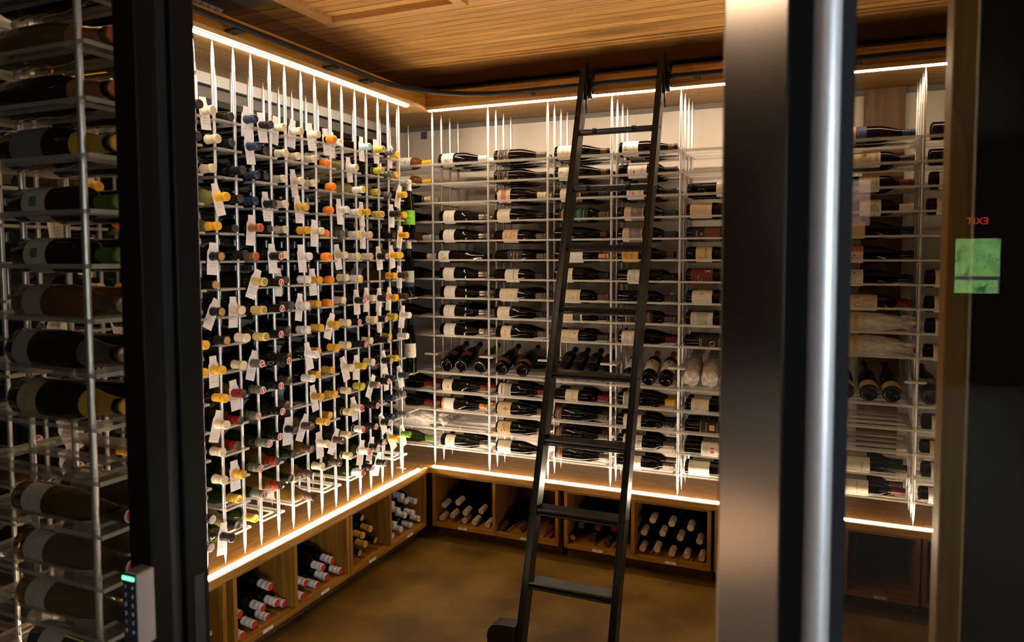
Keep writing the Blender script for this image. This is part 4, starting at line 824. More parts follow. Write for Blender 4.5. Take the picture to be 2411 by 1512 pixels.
for i, x in enumerate((-.628, -.537, -.446)):
    wrapped(11+i, (x, 3.487, ZS(11)+.048), (-.05, math.cos(th), math.sin(th)), (0, -.3, 1), '%s of three tissue wrapped bottles shown base first beside the door frame' % ['leftmost', 'middle', 'rightmost'][i],
            [('t', 'SORI SAN LORENZO', .0052, -.012, .17, 'faded')], R=.0425)
CROWN = [('r', -.046, .045, .046, .118, 'tan'), ('t', 'PCIA', .017, .0, .062, 'grey')]+[('p', [(u-.006, .084), (u+.006, .084), (u+.004, .092), (u, .106), (u-.004, .092)], 'grey') for u in (-.026, -.013, 0, .013, .026)]+[('r', -.034, .078, .034, .0815, 'grey')]
for k, w_ in ((8, 'upper'), (9, 'lower')):
    wrapped(20+k, (BX(7)+.022-.012, DEP[0], ZS(k)+.040), (1, 0, 0), (0, -1, .15), '%s tissue wrapped bottle with crown print seen through the right glass' % w_, CROWN, R=.044, Ln=.338)
wrapped(31, (BX(0)+.09, DEP[0]-.01, ZS(14)+.040), (1, 0, 0), (0, -1, .2), 'tissue wrapped bottle lying in the corner bay near the bottom', [('r', -.02, .04, .012, .085, 'parch')])
# upright bottles on the corner shelves
STD = [(4, -2.200, 3.405, 'w', (.085, .165, 'lime', .052, [('t', 'Sonnberger', .008, .0, .135, 'white'), ('l', -.02, .10, .02, .115, 2, 'white')]), 'right upright bottle with lime green label and white capsule'),
       (4, -2.285, 3.405, 'w', (.085, .165, 'lime', .052, [('l', -.02, .11, .02, .14, 2, 'white')]), 'left upright bottle with lime green label and white capsule'),
       (7, -2.205, 3.405, 'w', (.06, .15, 'sage', .044, [('r', -.044, .06, .044, .085, 'navy'), ('p', [(-.03, .085), (-.01, .095), (.01, .088), (.03, .085)], 'ink')]), 'right upright bottle with grey green seascape label'),
       (7, -2.290, 3.405, 'wp', (.06, .15, 'sage', .044, []), 'left upright bottle with pale green label and pink tip'),
       (11, -2.198, 3.405, 'k', (.09, .17, 'ivory', .044, [('d', .0, .13, .005, 'ochre')]), 'right upright dark bottle with ivory label and tiny emblem'),
       (11, -2.288, 3.405, 'k', (.07, .13, 'wine', .044, []), 'left upright dark bottle with dark red label')]
for k, x, y, cp_, sp, d in STD:
    bottle('flu', 'dk', cp_, sp, (x, y, ZS(k)+.003), (0, 0, 1), (.35, -1, 0), d, 'upright bottles on the corner shelves')

# ------------------------------------------------------------------ left rack bottles (row lines: slot:neck x:colour[:tag])
LEFT = """\
0:2095:k 1:2133:c:t 2:2145:k 3:2117:b:t 4:2127:k:t 5:2145:c:t 6:2137:c:t 7:2124:c:t 8:2111:o:t 9:2155:w:t 11:2124:lb:t 12:2109:Y:t 13:2113:s 14:2152:y:t
0:2107:k 1:2114:c 2:2144:k 3:2105:b:t 4:2157:k 5:2137:c 6:2154:c 7:2149:c 8:2151:o 10:2133:wy:t 12:2117:Y 13:2127:s 14:2160:y
1:2141:c 2:2091:k 3:2113:b 4:2157:k 5:2151:c 6:2137:c:t 7:2154:c 8:2121:o 10:2096:wy 12:2143:Y 13:2141:s 14:2104:g:t
1:2077:y:t 2:2107:k 3:2124:b 4:2118:k:t 5:2143:c 6:2115:g:t 8:2135:o 9:2118:w:t 10:2119:wy 11:2136:g:t 12:2121:Y 13:2083:k:t 14:2108:y
1:2123:y 2:2139:k 3:2101:cp:t 4:2145:k 5:2146:c 6:2109:g 7:2111:c:t 8:2161:o 9:2149:s 10:2124:wy 11:2125:wp:t 13:2116:k 14:2097:y:t
1:2112:ko:t 2:2086:k 3:2128:cp 4:2089:R:t 5:2152:c 6:2101:w:t 7:2074:o 9:2131:c:t 10:2129:wy 11:2124:wp 12:2099:R:t 13:2086:y:t 14:2134:y
1:2146:ko 3:2087:gd:t 4:2092:R 5:2149:t:t 6:2111:w 7:2127:g:t 8:2139:o 9:2127:c 10:2119:wy 13:2113:y 14:2106:d:t
1:2117:ko:t 2:2111:c:t 3:2094:gd 4:2090:R 5:2122:t 6:2120:w:t 7:2138:g 8:2153:o 9:2147:c 10:2100:R:t 11:2109:c:t 12:2100:R:t 13:2105:y:t 14:2105:d
0:2095:y 1:2095:ko 2:2089:c 3:2086:gd 4:2098:R 5:2144:t 6:2119:w 7:2124:g 8:2109:g:t 9:2119:c 10:2132:R 11:2102:c 12:2107:R:t 13:2110:yg 14:2087:w:t
0:2104:y 1:2119:y:t 2:2110:c 3:2112:Rg:t 4:2058:R 5:2144:t 6:2075:w:t 7:2143:g 8:2111:g 9:2121:c 10:2095:R 11:2131:c 12:2091:R 13:2149:yg 14:2104:w
1:2108:y 2:2116:r:t 3:2110:Rg 4:2104:R 5:2144:t 6:2097:w 7:2148:g 8:2145:g 9:2103:c:t 10:2103:yg:t 11:2121:c 12:2080:R:t 13:2107:yg
1:2106:c:t 2:2135:r 3:2137:Rg 4:2099:R 5:2158:t 7:2131:g:t 8:2130:g 9:2126:cb 10:2114:yg 11:2092:Rg:t 12:2097:R 13:2127:b:t 14:2107:dg:t
1:2130:c 2:2154:r 3:2080:Rg 4:2115:R 5:2116:k:t 6:2110:db:t 7:2099:g 8:2162:g 9:2116:cb 10:2125:W:t 11:2100:R 13:2132:b 14:2128:s
1:2124:c 2:2126:g:t 3:2130:Rg 4:2134:r 5:2130:k 6:2110:db 7:2101:c:t 8:2091:d:t 9:2130:cb 10:2118:W 11:2111:R 12:2094:R:t 13:2137:b 14:2113:s
0:2088:kr 2:2153:g 3:2115:Rg 4:2121:r 5:2147:k 6:2124:db 7:2135:c 8:2111:d 9:2123:cb 10:2087:W:t 11:2100:R:t 12:2133:R 13:2106:g:t 14:2096:lg:t
0:2099:kr 1:2094:k:t 2:2165:k 3:2165:g 6:2109:db 10:2125:W 11:2133:R 12:2122:k:t"""

TILT = {(3, 1): 12, (7, 1): -27, (6, 3): -21, (11, 1): -17, (9, 3): -19, (12, 6): -24, (13, 8): -27, (11, 11): -30, (8, 8): -21, (9, 7): -15, (10, 9): 15, (14, 10): -13, (14, 11): -20, (15, 12): -16, (15, 1): -10,
        (5, 1): -4, (7, 6): -10, (2, 14): -14, (4, 13): -12, (4, 14): -12, (5, 13): 12, (13, 12): 24, (0, 2): 3, (6, 4): 9, (8, 14): -8, (11, 14): 8, (5, 8): -3, (14, 13): 22, (14, 14): 10}
LY = lambda j: 1.897+.0953*j
def tag_mesh(seed):
    """bottle neck tag: shouldered paper card with a neck hole and handwriting"""
    k = ('tag', seed)
    if k in CACHE: return CACHE[k]
    rnd = random.Random(seed); n = 16; rh = .0172
    w_, top, bot = .0235, .052, -.070; sh = .0165
    outl = []
    poly = [(-sh, top), (sh, top), (sh+.001, .030), (w_, .018), (w_, bot), (-w_, bot), (-w_, .018), (-sh-.001, .030)]
    # radial resample of the outline so the hole ring can be stitched to it
    def hitp(a):
        dx, dz = math.cos(a), math.sin(a); best = None
        for (x0, z0), (x1, z1) in zip(poly, poly[1:]+poly[:1]):
            ex, ez = x1-x0, z1-z0; den = dx*ez-dz*ex
            if abs(den) < 1e-9: continue
            t = (x0*ez-z0*ex)/den; s_ = (x0*dz-z0*dx)/den
            if t > 0 and -1e-6 <= s_ <= 1+1e-6: best = t if best is None else min(best, t)
        return (dx*best, dz*best)
    angs = sorted([2*PI*i/28 for i in range(28)]+[math.atan2(z, x) % (2*PI) for x, z in poly])
    bend = rnd.uniform(-1.2, 1.2)
    def B(x, z): return (bend*(z*z)*.35, x, z)      # paper lies in the local y-z plane
    vs = []; m = len(angs); mb = MB()
    for a in angs: vs.append(B(rh*math.cos(a), rh*math.sin(a)))
    for a in angs: vs.append(B(*hitp(a)))
    vs += [(v[0]-.0005, v[1], v[2]) for v in vs]
    f = []
    for i in range(m):
        j = (i+1) % m
        f += [(i, i+m, j+m, j), (2*m+j, 3*m+j, 3*m+i, 2*m+i), (m+i, 3*m+i, 3*m+j, m+j)]
    mb.add(vs, f, M['paper'])
    ink = colmat('tag_ink_red', (.70, .32, .26), .7) if seed % 3 else colmat('tag_ink_grey', (.30, .28, .28), .7)
    for ln in range(rnd.choice((2, 3, 3, 4))):
        z0 = -.028-ln*.0105; x = -.016+rnd.uniform(0, .004)
        while x < .015:
            q = rnd.uniform(.0025, .005); h_ = rnd.uniform(.002, .0045)
            for (xa, za, xb, zb) in ((x, z0, x+q*.5, z0+h_), (x+q*.5, z0+h_, x+q, z0)):
                a, b = B(xa, za), B(xb, zb)
                mb.add([(a[0]+.0004, a[1]-.0004, a[2]), (a[0]+.0004, a[1]+.0004, a[2]), (b[0]+.0004, b[1]+.0004, b[2]), (b[0]+.0004, b[1]-.0004, b[2])], [(0, 1, 2, 3)], ink)
            x += q+(.002 if rnd.random() < .2 else 0)
    CACHE[k] = mb.mesh('tag'); return CACHE[k]
def neck_tag(x, y, z, tilt, label, seed):
    o = put('bottle_tag', tag_mesh(seed % 9)); rnd = random.Random(seed*7)
    o.rotation_euler = (math.radians(tilt), math.radians(rnd.uniform(-5, 2)), math.radians(rnd.uniform(-7, 5)))
    # paper hole is a little wider than the neck and hangs on it
    o.location = (x, y, z-.0005); tag(o, label, 'tag', 'paper tags on the bottle necks'); return o
LBLS = [L(.045, .125, 'ivory', [('l', -.02, .06, .02, .09, 3, 'grey')]), L(.050, .120, 'cream', [('l', -.02, .06, .02, .09, 3, 'tan')]), L(.040, .110, 'white', [('l', -.02, .055, .02, .08, 2, 'grey')]), None]
rl = random.Random(5); used_tags = 0
for k, line in enumerate(LEFT.strip().split('\n')):
    ents = [e.split(':') for e in line.split()]
    for n_, e in enumerate(ents):
        j, xt, code = int(e[0]), -int(e[1])/1000, e[2]
        words, m_, en, gl, form = CAP[code]
        sh = {'o': 'flu', 'R': 'bdx', 'c': 'bur', 'wy': 'bdx', 'Rg': 'flu', 'kr': 'bdx'}.get(code) or rl.choice(['bdx', 'bur'])
        if code == 'y' and k > 8: gl = 'dk'
        if code in ('b', 'k', 'g') and k >= 12: gl = 'gr'
        if k == 15 and j == 2: gl = 'ye'
        if j == 0 and code in ('y',): gl = 'am'
        if k in (3, 4) and j == 1: gl = 'ye'
        P_, Hh, R_, cl = SHAPES[sh]
        zax = ZS(k)+.002+math.sqrt(R_**2-.0335**2)
        sp = rl.choice(LBLS); f_ = rl.uniform(-.3, 1.2)
        pos = '%s shelf down, %s from left, left rack' % (ORD[k], ORD[n_])
        bottle(sh, gl, code, sp, (xt-Hh, LY(j), zax), (1, 0, 0), (0, -math.cos(f_), math.sin(f_)), 'bottle with %s, %s' % (words if len(words.split()) < 6 else ' '.join(words.split()[:3]), pos), 'bottles lying on the left wall rack')
        if len(e) > 3:
            tl = TILT.get((k, j), rl.uniform(-5, 7)); used_tags += 1
            neck_tag(xt-.044-.008*rl.random(), LY(j), zax, tl, '%s paper tag on %s neck, %s shelf, %s bottle' % ('tilted' if abs(tl) > 10 else 'white', words.split(' with')[0].replace(' capsule', '').replace(' screwcap', ''), ORD[k], ORD[n_]), used_tags*3+k)
# the near end of the same rack, seen through the left glass panel
for k in range(16):
    for q, j in enumerate((-6, -5, -4, -3)):
        if rl.random() < .22: continue
        code = rl.choice(['c', 'c', 'k', 'g', 'y', 'R', 'Rg', 'w', 'db', 'o']); words, m_, en, gl, form = CAP[code]
        sh = rl.choice(['bdx', 'bur']); P_, Hh, R_, cl = SHAPES[sh]; zax = ZS(k)+.002+math.sqrt(R_**2-.0335**2); xt = -2.12+rl.uniform(-.02, .02)
        bottle(sh, gl, code, rl.choice(LBLS), (xt-Hh, LY(j), zax), (1, 0, 0), (0, -.4, 1), '%s bottle behind the near rack, %s shelf, %s column' % (words.split(' with')[0].replace(' capsule', '').replace(' screwcap', ''), ORD[k], ORD[q]), 'bottles behind the left glass panel')
        if (k, j) in ((4, -5), (5, -4), (7, -5), (9, -4), (10, -5), (10, -3), (11, -4), (13, -5)) or rl.random() < .1:
            neck_tag(xt-.05, LY(j), zax, rl.uniform(-25, 25), 'paper tag on %s neck behind left glass, %s shelf, column %s' % (words.split(' with')[0].replace(' capsule', '').replace(' screwcap', ''), ORD[k], ORD[q]), k*5+j+20)
# ------------------------------------------------------------------ large bottles right behind the left glass panel
NR = {0: ('chp', 'dk', 'k', None, 'dark champagne bottle'), 1: ('chp', 'ro', 'cp', None, 'champagne bottle with brown foil'), 2: ('chp', 'dk', 'cp', None, 'dark champagne bottle with copper brown foil'),
      3: ('chp', 'dk', 'g', L(.05, .15, 'lilac', [], .06), 'champagne bottle with lilac label and orange gold foil'), 4: ('bdx', 'br', 'lg', L(.05, .125, 'ivory', [('r', -.012, .075, .008, .098, 'green')]), 'bottle with green square on ivory label, upper'),
      5: ('bdx', 'dk', 'lg', L(.05, .120, 'ivory', [('r', -.012, .072, .008, .095, 'green')]), 'bottle with green square on ivory label, lower'), 6: ('bur', 'am', 'sv', L(.04, .10, 'faded', []), 'amber brown bottle with silver foil'),
      7: ('chp', 'dk', 'sv', L(.03, .08, 'faded', [], .05), 'dark champagne bottle with silver foil'), 8: ('chp', 'dk', 'g', L(.04, .10, 'parch', squig(-.03, .06, .05, .012, 5, 'ink'), .06), 'champagne bottle with cream label and gold foil'),
      10: ('flu', 'ro', 'R', L(.04, .105, 'ivory', squig(-.02, .06, .04, .01, 5, 'grey')), 'long golden bottle with red ended screwcap, topmost of three'), 11: ('flu', 'ro', 'R', L(.04, .105, 'ivory', squig(-.02, .06, .04, .01, 5, 'grey')), 'long golden bottle with red ended screwcap, middle of three'),
      12: ('flu', 'ro', 'R', L(.04, .105, 'ivory', squig(-.02, .06, .04, .01, 5, 'grey')), 'long golden bottle with red ended screwcap, lowest of three'), 13: ('bdx', 'gr', 'k', L(.04, .11, 'ivory', []), 'green bottle with ivory label near the keypad')}
for k, (sh, gl, cp_, sp, d) in NR.items():
    P_, Hh, R_, cl = SHAPES[sh]; zax = ZS(k)+.002+math.sqrt(R_**2-.033**2)
    bottle(sh, gl, cp_, sp, (-1.335-Hh, 1.005, zax), (1, 0, 0), (0, -1, .1), d+' behind left glass', 'large bottles behind the left glass panel')
    if k not in (9,): bottle('bdx', gl, cp_ if sh != 'chp' else 'k', sp if sh != 'chp' else None, (-1.655, 1.105, ZS(k)+.002+.018), (1, 0, 0), (0, -1, .1), 'second bottle deep behind left glass, %s shelf' % ORD[k], 'large bottles behind the left glass panel')
# ------------------------------------------------------------------ cubby bottles
def cubby(along, a, z, code, label, d0):
    words, m_, en, gl, form = CAP[code]; sh = 'bdx'; P_, Hh, R_, cl = SHAPES[sh]; th = math.radians(7.5)
    if along == 'y':
        zd = (math.cos(th), 0, -math.sin(th)); tip = Vector((-2.148-d0, a, z)); fr = (0, -.3, 1)
    else:
        zd = (-.0, -math.cos(th), -math.sin(th)); tip = Vector((a, 3.482+d0, z)); fr = (.2, 0, 1)
    base = tip-Vector(zd)*Hh
    if base.z < .128: zd = (zd[0], zd[1], -(.128-.100)/Hh) if z < .11 else zd; base = tip-Vector(zd).normalized()*Hh; base.z = max(base.z, .1285)
    bottle(sh, 'dk' if gl not in ('br',) else gl, code, None, base, zd, fr, label, 'bottles in the cubbies')
CB = [('y', 'W', 'third cubby from the corner', [(2.249, .229), (2.274, .149), (2.339, .112), (2.195, .165), (2.090, .183), (2.241, .098), (2.155, .112), (2.080, .105)], 'red tipped white screwcap'),
      ('y', 'W', 'second cubby', [(2.647, .180), (2.570, .180), (2.695, .110), (2.617, .112), (2.475, .146), (2.540, .107), (2.430, .107)], 'red tipped white screwcap'),
      ('y', 'g', 'cubby with gold capsules', [(2.954, .221), (2.876, .217), (2.922, .151)], 'golden capsule'), ('y', 'ko', 'cubby with gold capsules', [(2.990, .150), (2.845, .141), (2.895, .299)], 'black capsule'),
      ('y', 'w', 'left cubby beside the corner', [(3.249, .297), (3.395, .221), (3.308, .250), (3.195, .236), (3.338, .174), (3.258, .188), (3.140, .290), (3.415, .112), (3.330, .105), (3.175, .165), (3.245, .112), (3.160, .105)], 'off white capsule'),
      ('x', 'w', 'back cubby beside the corner', [(-2.045, .179), (-1.943, .214), (-2.050, .110), (-1.985, .130), (-1.902, .157), (-1.805, .176), (-1.912, .106), (-1.838, .115), (-1.760, .108)], 'cream screwcap'),
      ('x', 'db', 'second back cubby', [(-1.660, .110), (-1.546, .112)], 'dark capsule'), ('x', 'rd', 'second back cubby', [(-1.386, .126)], 'red capsule'),
      ('x', 'ko', 'third back cubby', [(-1.245, .119)], 'cork ended capsule'), ('x', 'd', 'third back cubby', [(-1.198, .190), (-1.141, .115), (-1.061, .112)], 'dark capsule'), ('x', 'rd', 'third back cubby', [(-1.106, .190), (-1.022, .190)], 'red capsule'),
      ('x', 'w', 'fourth back cubby', [(-.815, .270), (-.715, .270), (-.862, .195), (-.765, .205), (-.620, .262), (-.675, .195), (-.578, .192), (-.864, .118), (-.790, .126), (-.715, .112), (-.640, .112), (-.565, .112)], 'cream screwcap')]
for along, code, where, pts, words in CB:
    for i, (a, z) in enumerate(sorted(pts)):
        cubby(along, a, z, code if not (along == 'x' and code == 'w') else 'cs', '%s neck, %s from left, %s' % (words, ORD[i], where), .01*((i*5) % 3))
# ------------------------------------------------------------------ library ladder and its rail
LYZ = lambda z: 2.544+.32*z
lad = empty('library_ladder', (-.97, LYZ(0), 0)); ox, oy = -.97, LYZ(0)
def stile(xl):
    mb = MB(); dpt = .070; z0, z1 = .012, 2.555; t = .026
    nz = -.32/math.sqrt(1+.32**2); ny = 1/math.sqrt(1+.32**2)
    for (xa, xb, d0, d1) in ((xl, xl+t, 0, dpt),):
        pts = []
        for z in (z0, z1):
            for d in (d0, d1):
                for x in (xa, xb): pts.append((x-ox, LYZ(z)+d*ny-oy, z+d*nz if z == z1 else z))
        mb.add(pts, [(0, 2, 3, 1), (4, 5, 7, 6), (0, 1, 5, 4), (1, 3, 7, 5), (3, 2, 6, 7), (2, 0, 4, 6)], M['ladder'])
    # thin raised bead along both edges of the front face
    for xa in (xl-.0015, xl+t-.003):
        pts = [(xa+dx-ox, LYZ(z)+dd-oy, z) for z in (z0, z1-.01) for dd in (-.003, .010) for dx in (0, .0045)]
        mb.add(pts, [(0, 2, 3, 1), (4, 5, 7, 6), (0, 1, 5, 4), (1, 3, 7, 5), (3, 2, 6, 7), (2, 0, 4, 6)], M['ladder'])
    for k in range(8):
        z = 2.235-.2812*k
        for q in (.018, .040):
            mb.tube([(xl+t-ox, LYZ(z)+q-oy, z-.012), (xl+t+.0025-ox, LYZ(z)+q-oy, z-.012)], .0035, M['black'], 8)
    return mb
SX = (-1.163, -.774)
for x in SX: stile(x).build('stile', lad)
for k in range(8):
    z = 2.235-.2812*k; y = LYZ(z)-oy+.001; xa, xb = SX[0]+.026-ox, SX[1]-ox
    prof = [(y-.004, z-.010), (y+.002, z-.020), (y+.070, z-.020), (y+.072, z-.018), (y+.072, z-.002), (y+.070, z), (y+.002, z), (y-.004, z-.004)]
    mb = MB().prism(prof, xa, xb, M['ladder'], 'x')
    for gx in (xa+.07, xb-.10) if k < 2 else ():
        for q in range(3): mb.box(gx+q*.008, y-.0055, z-.021, gx+.003+q*.008, y+.060, z+.0012, M['rubber'])
    mb.tube([(xa, y+.004, z-.026), (xb, y+.004, z-.026)], .005, M['ladder'], 8)
    mb.build('tread', lad)
RZ, RY = 2.478, 3.390
def wheel(mb, x, z, yy): mb.tube([(x, yy-.010-oy, z), (x, yy+.010-oy, z)], .027, M['black'], 20).tube([(x, yy-.014-oy, z), (x, yy+.014-oy, z)], .008, M['ladder'], 10)
for x in SX:
    xx = x+.026-ox
    mb = MB().bevbox(xx, 3.340-oy, 2.395, xx+.008, 3.385-oy, 2.585, M['black'], .002)
    for z in (RZ+.042, RZ-.042):
        mb.tube([(xx+.006, RY-oy, z), (xx+.028, RY-oy, z)], [.027, .027], M['black'], 20)
        mb.tube([(xx+.0, RY-oy, z), (xx+.034, RY-oy, z)], .008, M['ladder'], 10)
    mb.bevbox(xx, 3.375-oy, RZ-.075, xx+.006, 3.420-oy, RZ+.075, M['black'], .002)
    mb.build('roller_bracket', lad)
    # D shaped hook below the rollers
    pts = [(xx+.012, 3.345-oy, 2.41)]+[(xx+.012, 3.345-oy-.018*math.sin(t*PI/8), 2.37+.045*math.cos(t*PI/8)) for t in range(1, 8)]+[(xx+.012, 3.345-oy, 2.325), (xx+.012, 3.345-oy, 2.41)]
    MB().tube(pts, .0032, M['black'], 8).build('hook', lad)
# wheel housings at the foot
for x, s_ in ((SX[0], -1), (SX[1]+.026, 1)):
    x0 = x-ox; yb = LYZ(.05)-oy; poly = []
    if s_ < 0: poly = [(x0, .018), (x0-.125, .018), (x0-.128, .05), (x0-.120, .078), (x0-.100, .096), (x0-.075, .102), (x0, .106)]
    else: poly = [(x0, .018), (x0, .080), (x0+.02, .080), (x0+.028, .065), (x0+.03, .018)]
    MB().prism(poly, yb-.01, yb+.055, M['ladder']).build('wheel_cover', lad)
    wx = x0-.06 if s_ < 0 else x0+.014
    MB().tube([(wx-.010, yb+.022, .0275), (wx+.010, yb+.022, .0275)], .027, M['rubber'], 20).build('wheel', lad)
tag(lad, 'tall black metal library ladder leaning on the rail in front of the back wall', 'ladder')
rail = empty('ladder_rail', (-2.05, 3.39, RZ))
pts = [(-2.053, 1.32, RZ), (-2.053, 2.60, RZ), (-2.053, 2.88, RZ)]
rr = .50
for i in range(1, 13): a = PI/2*i/12; pts.append((-2.053+rr-rr*math.cos(a), RY-rr+rr*math.sin(a), RZ))
pts += [(-1.2, RY, RZ), (-.4, RY, RZ), (.72, RY, RZ)]
MB().tube([(x+2.05, y-3.39, 0) for x, y, z in pts], .0122, M['black'], 14).build('tube', rail)
for (x, y) in ((-2.05, 1.75), (-2.05, 2.05), (-2.05, 2.60), (-2.05, 2.86)):
    MB().bevbox(x+2.05-.057, y-.024-3.39, -.019, x+2.05+.002, y+.024-3.39, -.009, M['black'], .003).build('rail_bracket', rail)
for x in (-1.45, -.60, .10):
    MB().bevbox(x-.014+2.05, RY-3.39-.002, -.016, x+.014+2.05, RY-3.39+.044, -.006, M['black'], .003).build('rail_bracket', rail)
tag(rail, 'curved black ladder rail following the soffit round the inner corner', 'rail')

# ------------------------------------------------------------------ glass front: jambs, panels, posts
FZ = 2.42
j = MB()
j.bevbox(-.998, .747, 0, -.950, .783, FZ, M['frame'], .002).box(-.995, .783, 0, -.962, .809, FZ, M['black']).bevbox(-.998, .809, 0, -.950, .8535, FZ, M['frame'], .002)
jo = struct(j.build('door_1')); MB().bevbox(-.9505, .822, .95, -.9485, .842, 1.10, M['black'], .0005).build('strike_plate', jo)
g = MB()
g.bevbox(-.108, .770, 0, -.043, .830, FZ, M['jamb'], .002).box(-.043, .778, 0, -.022, .825, FZ, M['rubber'])
struct(g.build('door_2'))
# rounded satin aluminium edge profile and dark seal beside it
n = 14; prof = [(-.0075+.0145*math.cos(PI+PI*i/n), .784-.012*math.sin(PI*i/n)) for i in range(n+1)]+[(.007, .80), (-.022, .80)]
mb = MB(); vs = [(x, y, z) for z in (0, FZ) for x, y in prof]; m_ = len(prof)
mb.add(vs, [(i, (i+1) % m_, (i+1) % m_+m_, i+m_) for i in range(n)], M['silver'], True); mb.add(vs, [(i, (i+1) % m_, (i+1) % m_+m_, i+m_) for i in range(n, m_)], M['silver'])
struct(mb.build('trim_5'))
S('trim_6', MB().box(.007, .782, 0, .020, .800, FZ, M['slate']))
# left fixed panel
w2 = struct(MB().box(-2.60, .745, 0, -.998, .800, .05, M['frame']).box(-2.60, .745, FZ-.05, -.998, .80, FZ, M['frame']).build('window_2'))
MB().box(-2.60, .768, .05, -.998, .774, FZ-.05, M['pane']).build('window_pane', w2)
w3 = struct(MB().box(.013, .775, 0, 1.30, .81, .05, M['frame']).box(.013, .775, FZ-.05, 1.30, .81, FZ, M['frame']).build('window_3'))
MB().box(.020, .788, .05, 1.30, .794, FZ-.05, M['pane']).build('window_pane', w3)
S('wall_front', MB().box(-4.2, .745, FZ, 4.4, .872, 3.0, M['dark']).box(-4.2, .745, 0, -2.60, .872, FZ, M['dark']).box(1.30, .745, 0, 4.4, .872, FZ, M['dark']))
# timber post and dark return wall behind the right glass
tag(MB().bevbox(.134, 1.0, 0, .162, 1.06, CEIL, M['oak_z'], .003).build('timber_post'), 'narrow upright oak post behind the right glass panel', 'post')
S('wall_inner_right', MB().box(.162, 1.004, 0, 1.30, 1.06, CEIL, M['door']))
# keypad on the left jamb
kp = empty('door_keypad', (-.955, .745, 1.10)); kx, ky = -.955, .745
zt = 1.149
MB().bevbox(-.972-kx, .7165-ky, 1.035-1.10, -.943-kx, .7465-ky, zt-1.10, pm('keypad_case', (.30, .24, .21), .42), .002).build('case', kp)
MB().bevbox(-.9715-kx, .7145-ky, 1.036-1.10, -.9435-kx, .7165-ky, zt-.001-1.10, pm('keypad_face', (.008, .008, .010), .2), .0008).build('face', kp)
MB().bevbox(-.970-kx, .7125-ky, 1.139-1.10, -.946-kx, .7145-ky, 1.1445-1.10, M['green_led'], .0008).build('status_light', kp)
for r_ in range(6):
    for c_, dx in enumerate((-.9650, -.9505)):
        z_ = 1.128-r_*.0135
        mb = MB(); vs, fs = text_mesh('14703628159#'[(r_*2+c_) % 12])
        mb.add([(dx+a*.0058-kx, .7142-ky, z_+b*.0058-1.10) for a, b in vs], fs, M['key']); mb.build('key', kp)
tag(kp, 'slim door keypad with glowing green light on the left door jamb', 'keypad')

# ------------------------------------------------------------------ the lobby behind the camera (seen only mirrored in the glass)
S('wall_lobby_left', MB().box(-4.25, -9.4, 0, -4.2, .745, 3.0, M['door']))
S('wall_lobby_right', MB().box(4.35, -9.4, 0, 4.4, -4.2, 3.0, M['door']).box(4.35, -3.3, 0, 4.4, .745, 3.0, M['door']).box(4.35, -4.2, 0, 4.4, -3.3, 1.0, M['door']).box(4.35, -4.2, 2.4, 4.4, -3.3, 3.0, M['door']))
S('wall_lobby_back', MB().box(-4.2, -9.05, 0, .25, -9.0, 3.0, M['door']).box(.49, -9.05, 0, 1.51, -9.0, 3.0, M['door']).box(.25, -9.05, 0, .49, -9.0, 2.04, M['door']).box(.25, -9.05, 2.66, .49, -9.0, 3.0, M['door'])
  .box(1.51, -9.05, 0, 2.02, -9.0, 1.14, M['door']).box(1.51, -9.05, 1.85, 2.02, -9.0, 3.0, M['door']).box(2.02, -9.05, 0, 4.4, -9.0, 3.0, M['door']))
S('ceiling_lobby', MB().box(-4.25, -9.4, 3.0, 4.4, .75, 3.05, M['door']))
tag(MB().box(-.6, -10.3, 0, 1.0, -10.2, 3.2, M['brick']).build('brick_pier'), 'red brick pier outside, mirrored in the right glass panel', 'pier')
hd = MB(); rh = random.Random(3)
for i in range(900):
    x, y, z = rh.uniform(.6, 3.6), rh.uniform(-11.6, -11.0), rh.uniform(.2, 3.0); q = rh.uniform(.03, .07)
    a, b = Vector((rh.uniform(-1, 1), rh.uniform(-1, 1), rh.uniform(-1, 1))).normalized()*q, Vector((rh.uniform(-1, 1), rh.uniform(-1, 1), rh.uniform(-1, 1))).normalized()*q*.6
    c = Vector((x, y, z)); hd.add([c-a, c-b, c+a, c+b], [(0, 1, 2, 3)], M['leaf'])
hd.box(.6, -11.9, 0, 3.6, -11.6, 3.1, M['leaf'])
tag(hd.build('hedge'), 'bright green leafy hedge outside, mirrored in the right glass panel', 'hedge')
bench = empty('porch_bench', (1.8, -9.9, 0))
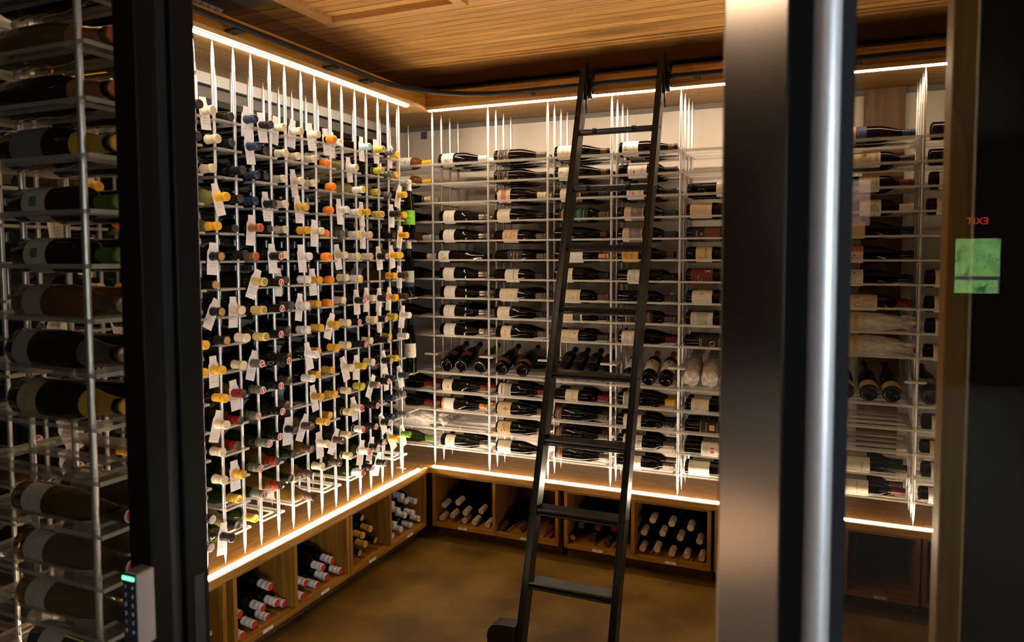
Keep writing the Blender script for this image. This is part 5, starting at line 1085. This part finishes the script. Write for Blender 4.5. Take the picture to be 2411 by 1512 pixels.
MB().bevbox(-.35, -.18, .40, .45, .18, .44, M['grey'], .004).build('seat', bench); MB().bevbox(-.35, -.20, 1.28, .45, -.16, 1.34, M['silver'], .004).build('back_rail', bench)
for dx in (-.33, .40): MB().bevbox(dx, -.20, 0, dx+.03, -.16, 1.30, M['grey'], .004).build('leg', bench)
tag(bench, 'grey outdoor bench in front of the mirrored green hedge', 'bench')
ex = empty('exit_sign', (1.745, -8.99, 2.07))
MB().bevbox(-.14, -.012, -.075, .14, .012, .075, M['black'], .003).build('housing', ex)
vs, fs = text_mesh('EXIT'); MB().add([(-a*.085, .0135, b*.085) for a, b in vs], fs, M['exit']).build('letters', ex)
tag(ex, 'red lit EXIT sign mirrored in the right glass panel', 'sign')

# ------------------------------------------------------------------ bar glassware behind the left wall window
gm = MB(); gm.lathe([(.0005, 0), (.030, .0008), (.033, .002), (.012, .005), (.0045, .014), (.0038, .08), (.006, .088), (.020, .097), (.034, .118), (.038, .145), (.034, .178), (.028, .205)], M['clear'], 16)
GLS = gm.mesh('wine_glass')
for q, z in enumerate((1.52, 1.86)):
    tag(MB().bevbox(-3.05, 1.30, z-.02, -2.75, 3.60, z, M['grey'], .003).build('bar_shelf'), '%s grey bar shelf with wine glasses behind the left wall window' % ['lower', 'upper'][q], 'shelf')
    for i in range(17):
        o = put('wine_glass', GLS, None, (-2.84-.09*(i % 2), 1.40+i*.125, z))
        tag(o, 'clear wine glass on the %s bar shelf behind the left rack' % ['lower', 'upper'][q], 'glass', '%s shelf wine glasses' % ['lower', 'upper'][q])
r = empty('light_strip', (-3.0, 2.5, 2.34))
MB().box(-.01, -1.2, 0, .01, 1.2, .01, M['chan']).build('channel', r)
MB().add([(-.008, -1.2, -.001), (.008, -1.2, -.001), (.008, 1.2, -.001), (-.008, 1.2, -.001)], [(3, 2, 1, 0)], pm('bar_led', (0, 0, 0), .5, emit=(1, .85, .66), es=9.)).build('diffuser', r)
tag(r, 'short light strip over the bar shelves behind the left wall window', 'light strip')
if REST.f:
    o = REST.build('wine_bottles'); o['kind'] = 'stuff'; tag(o, 'all the wine bottles barely showing behind the front rows of the racks', 'bottles')
print('bottles', BN[0])
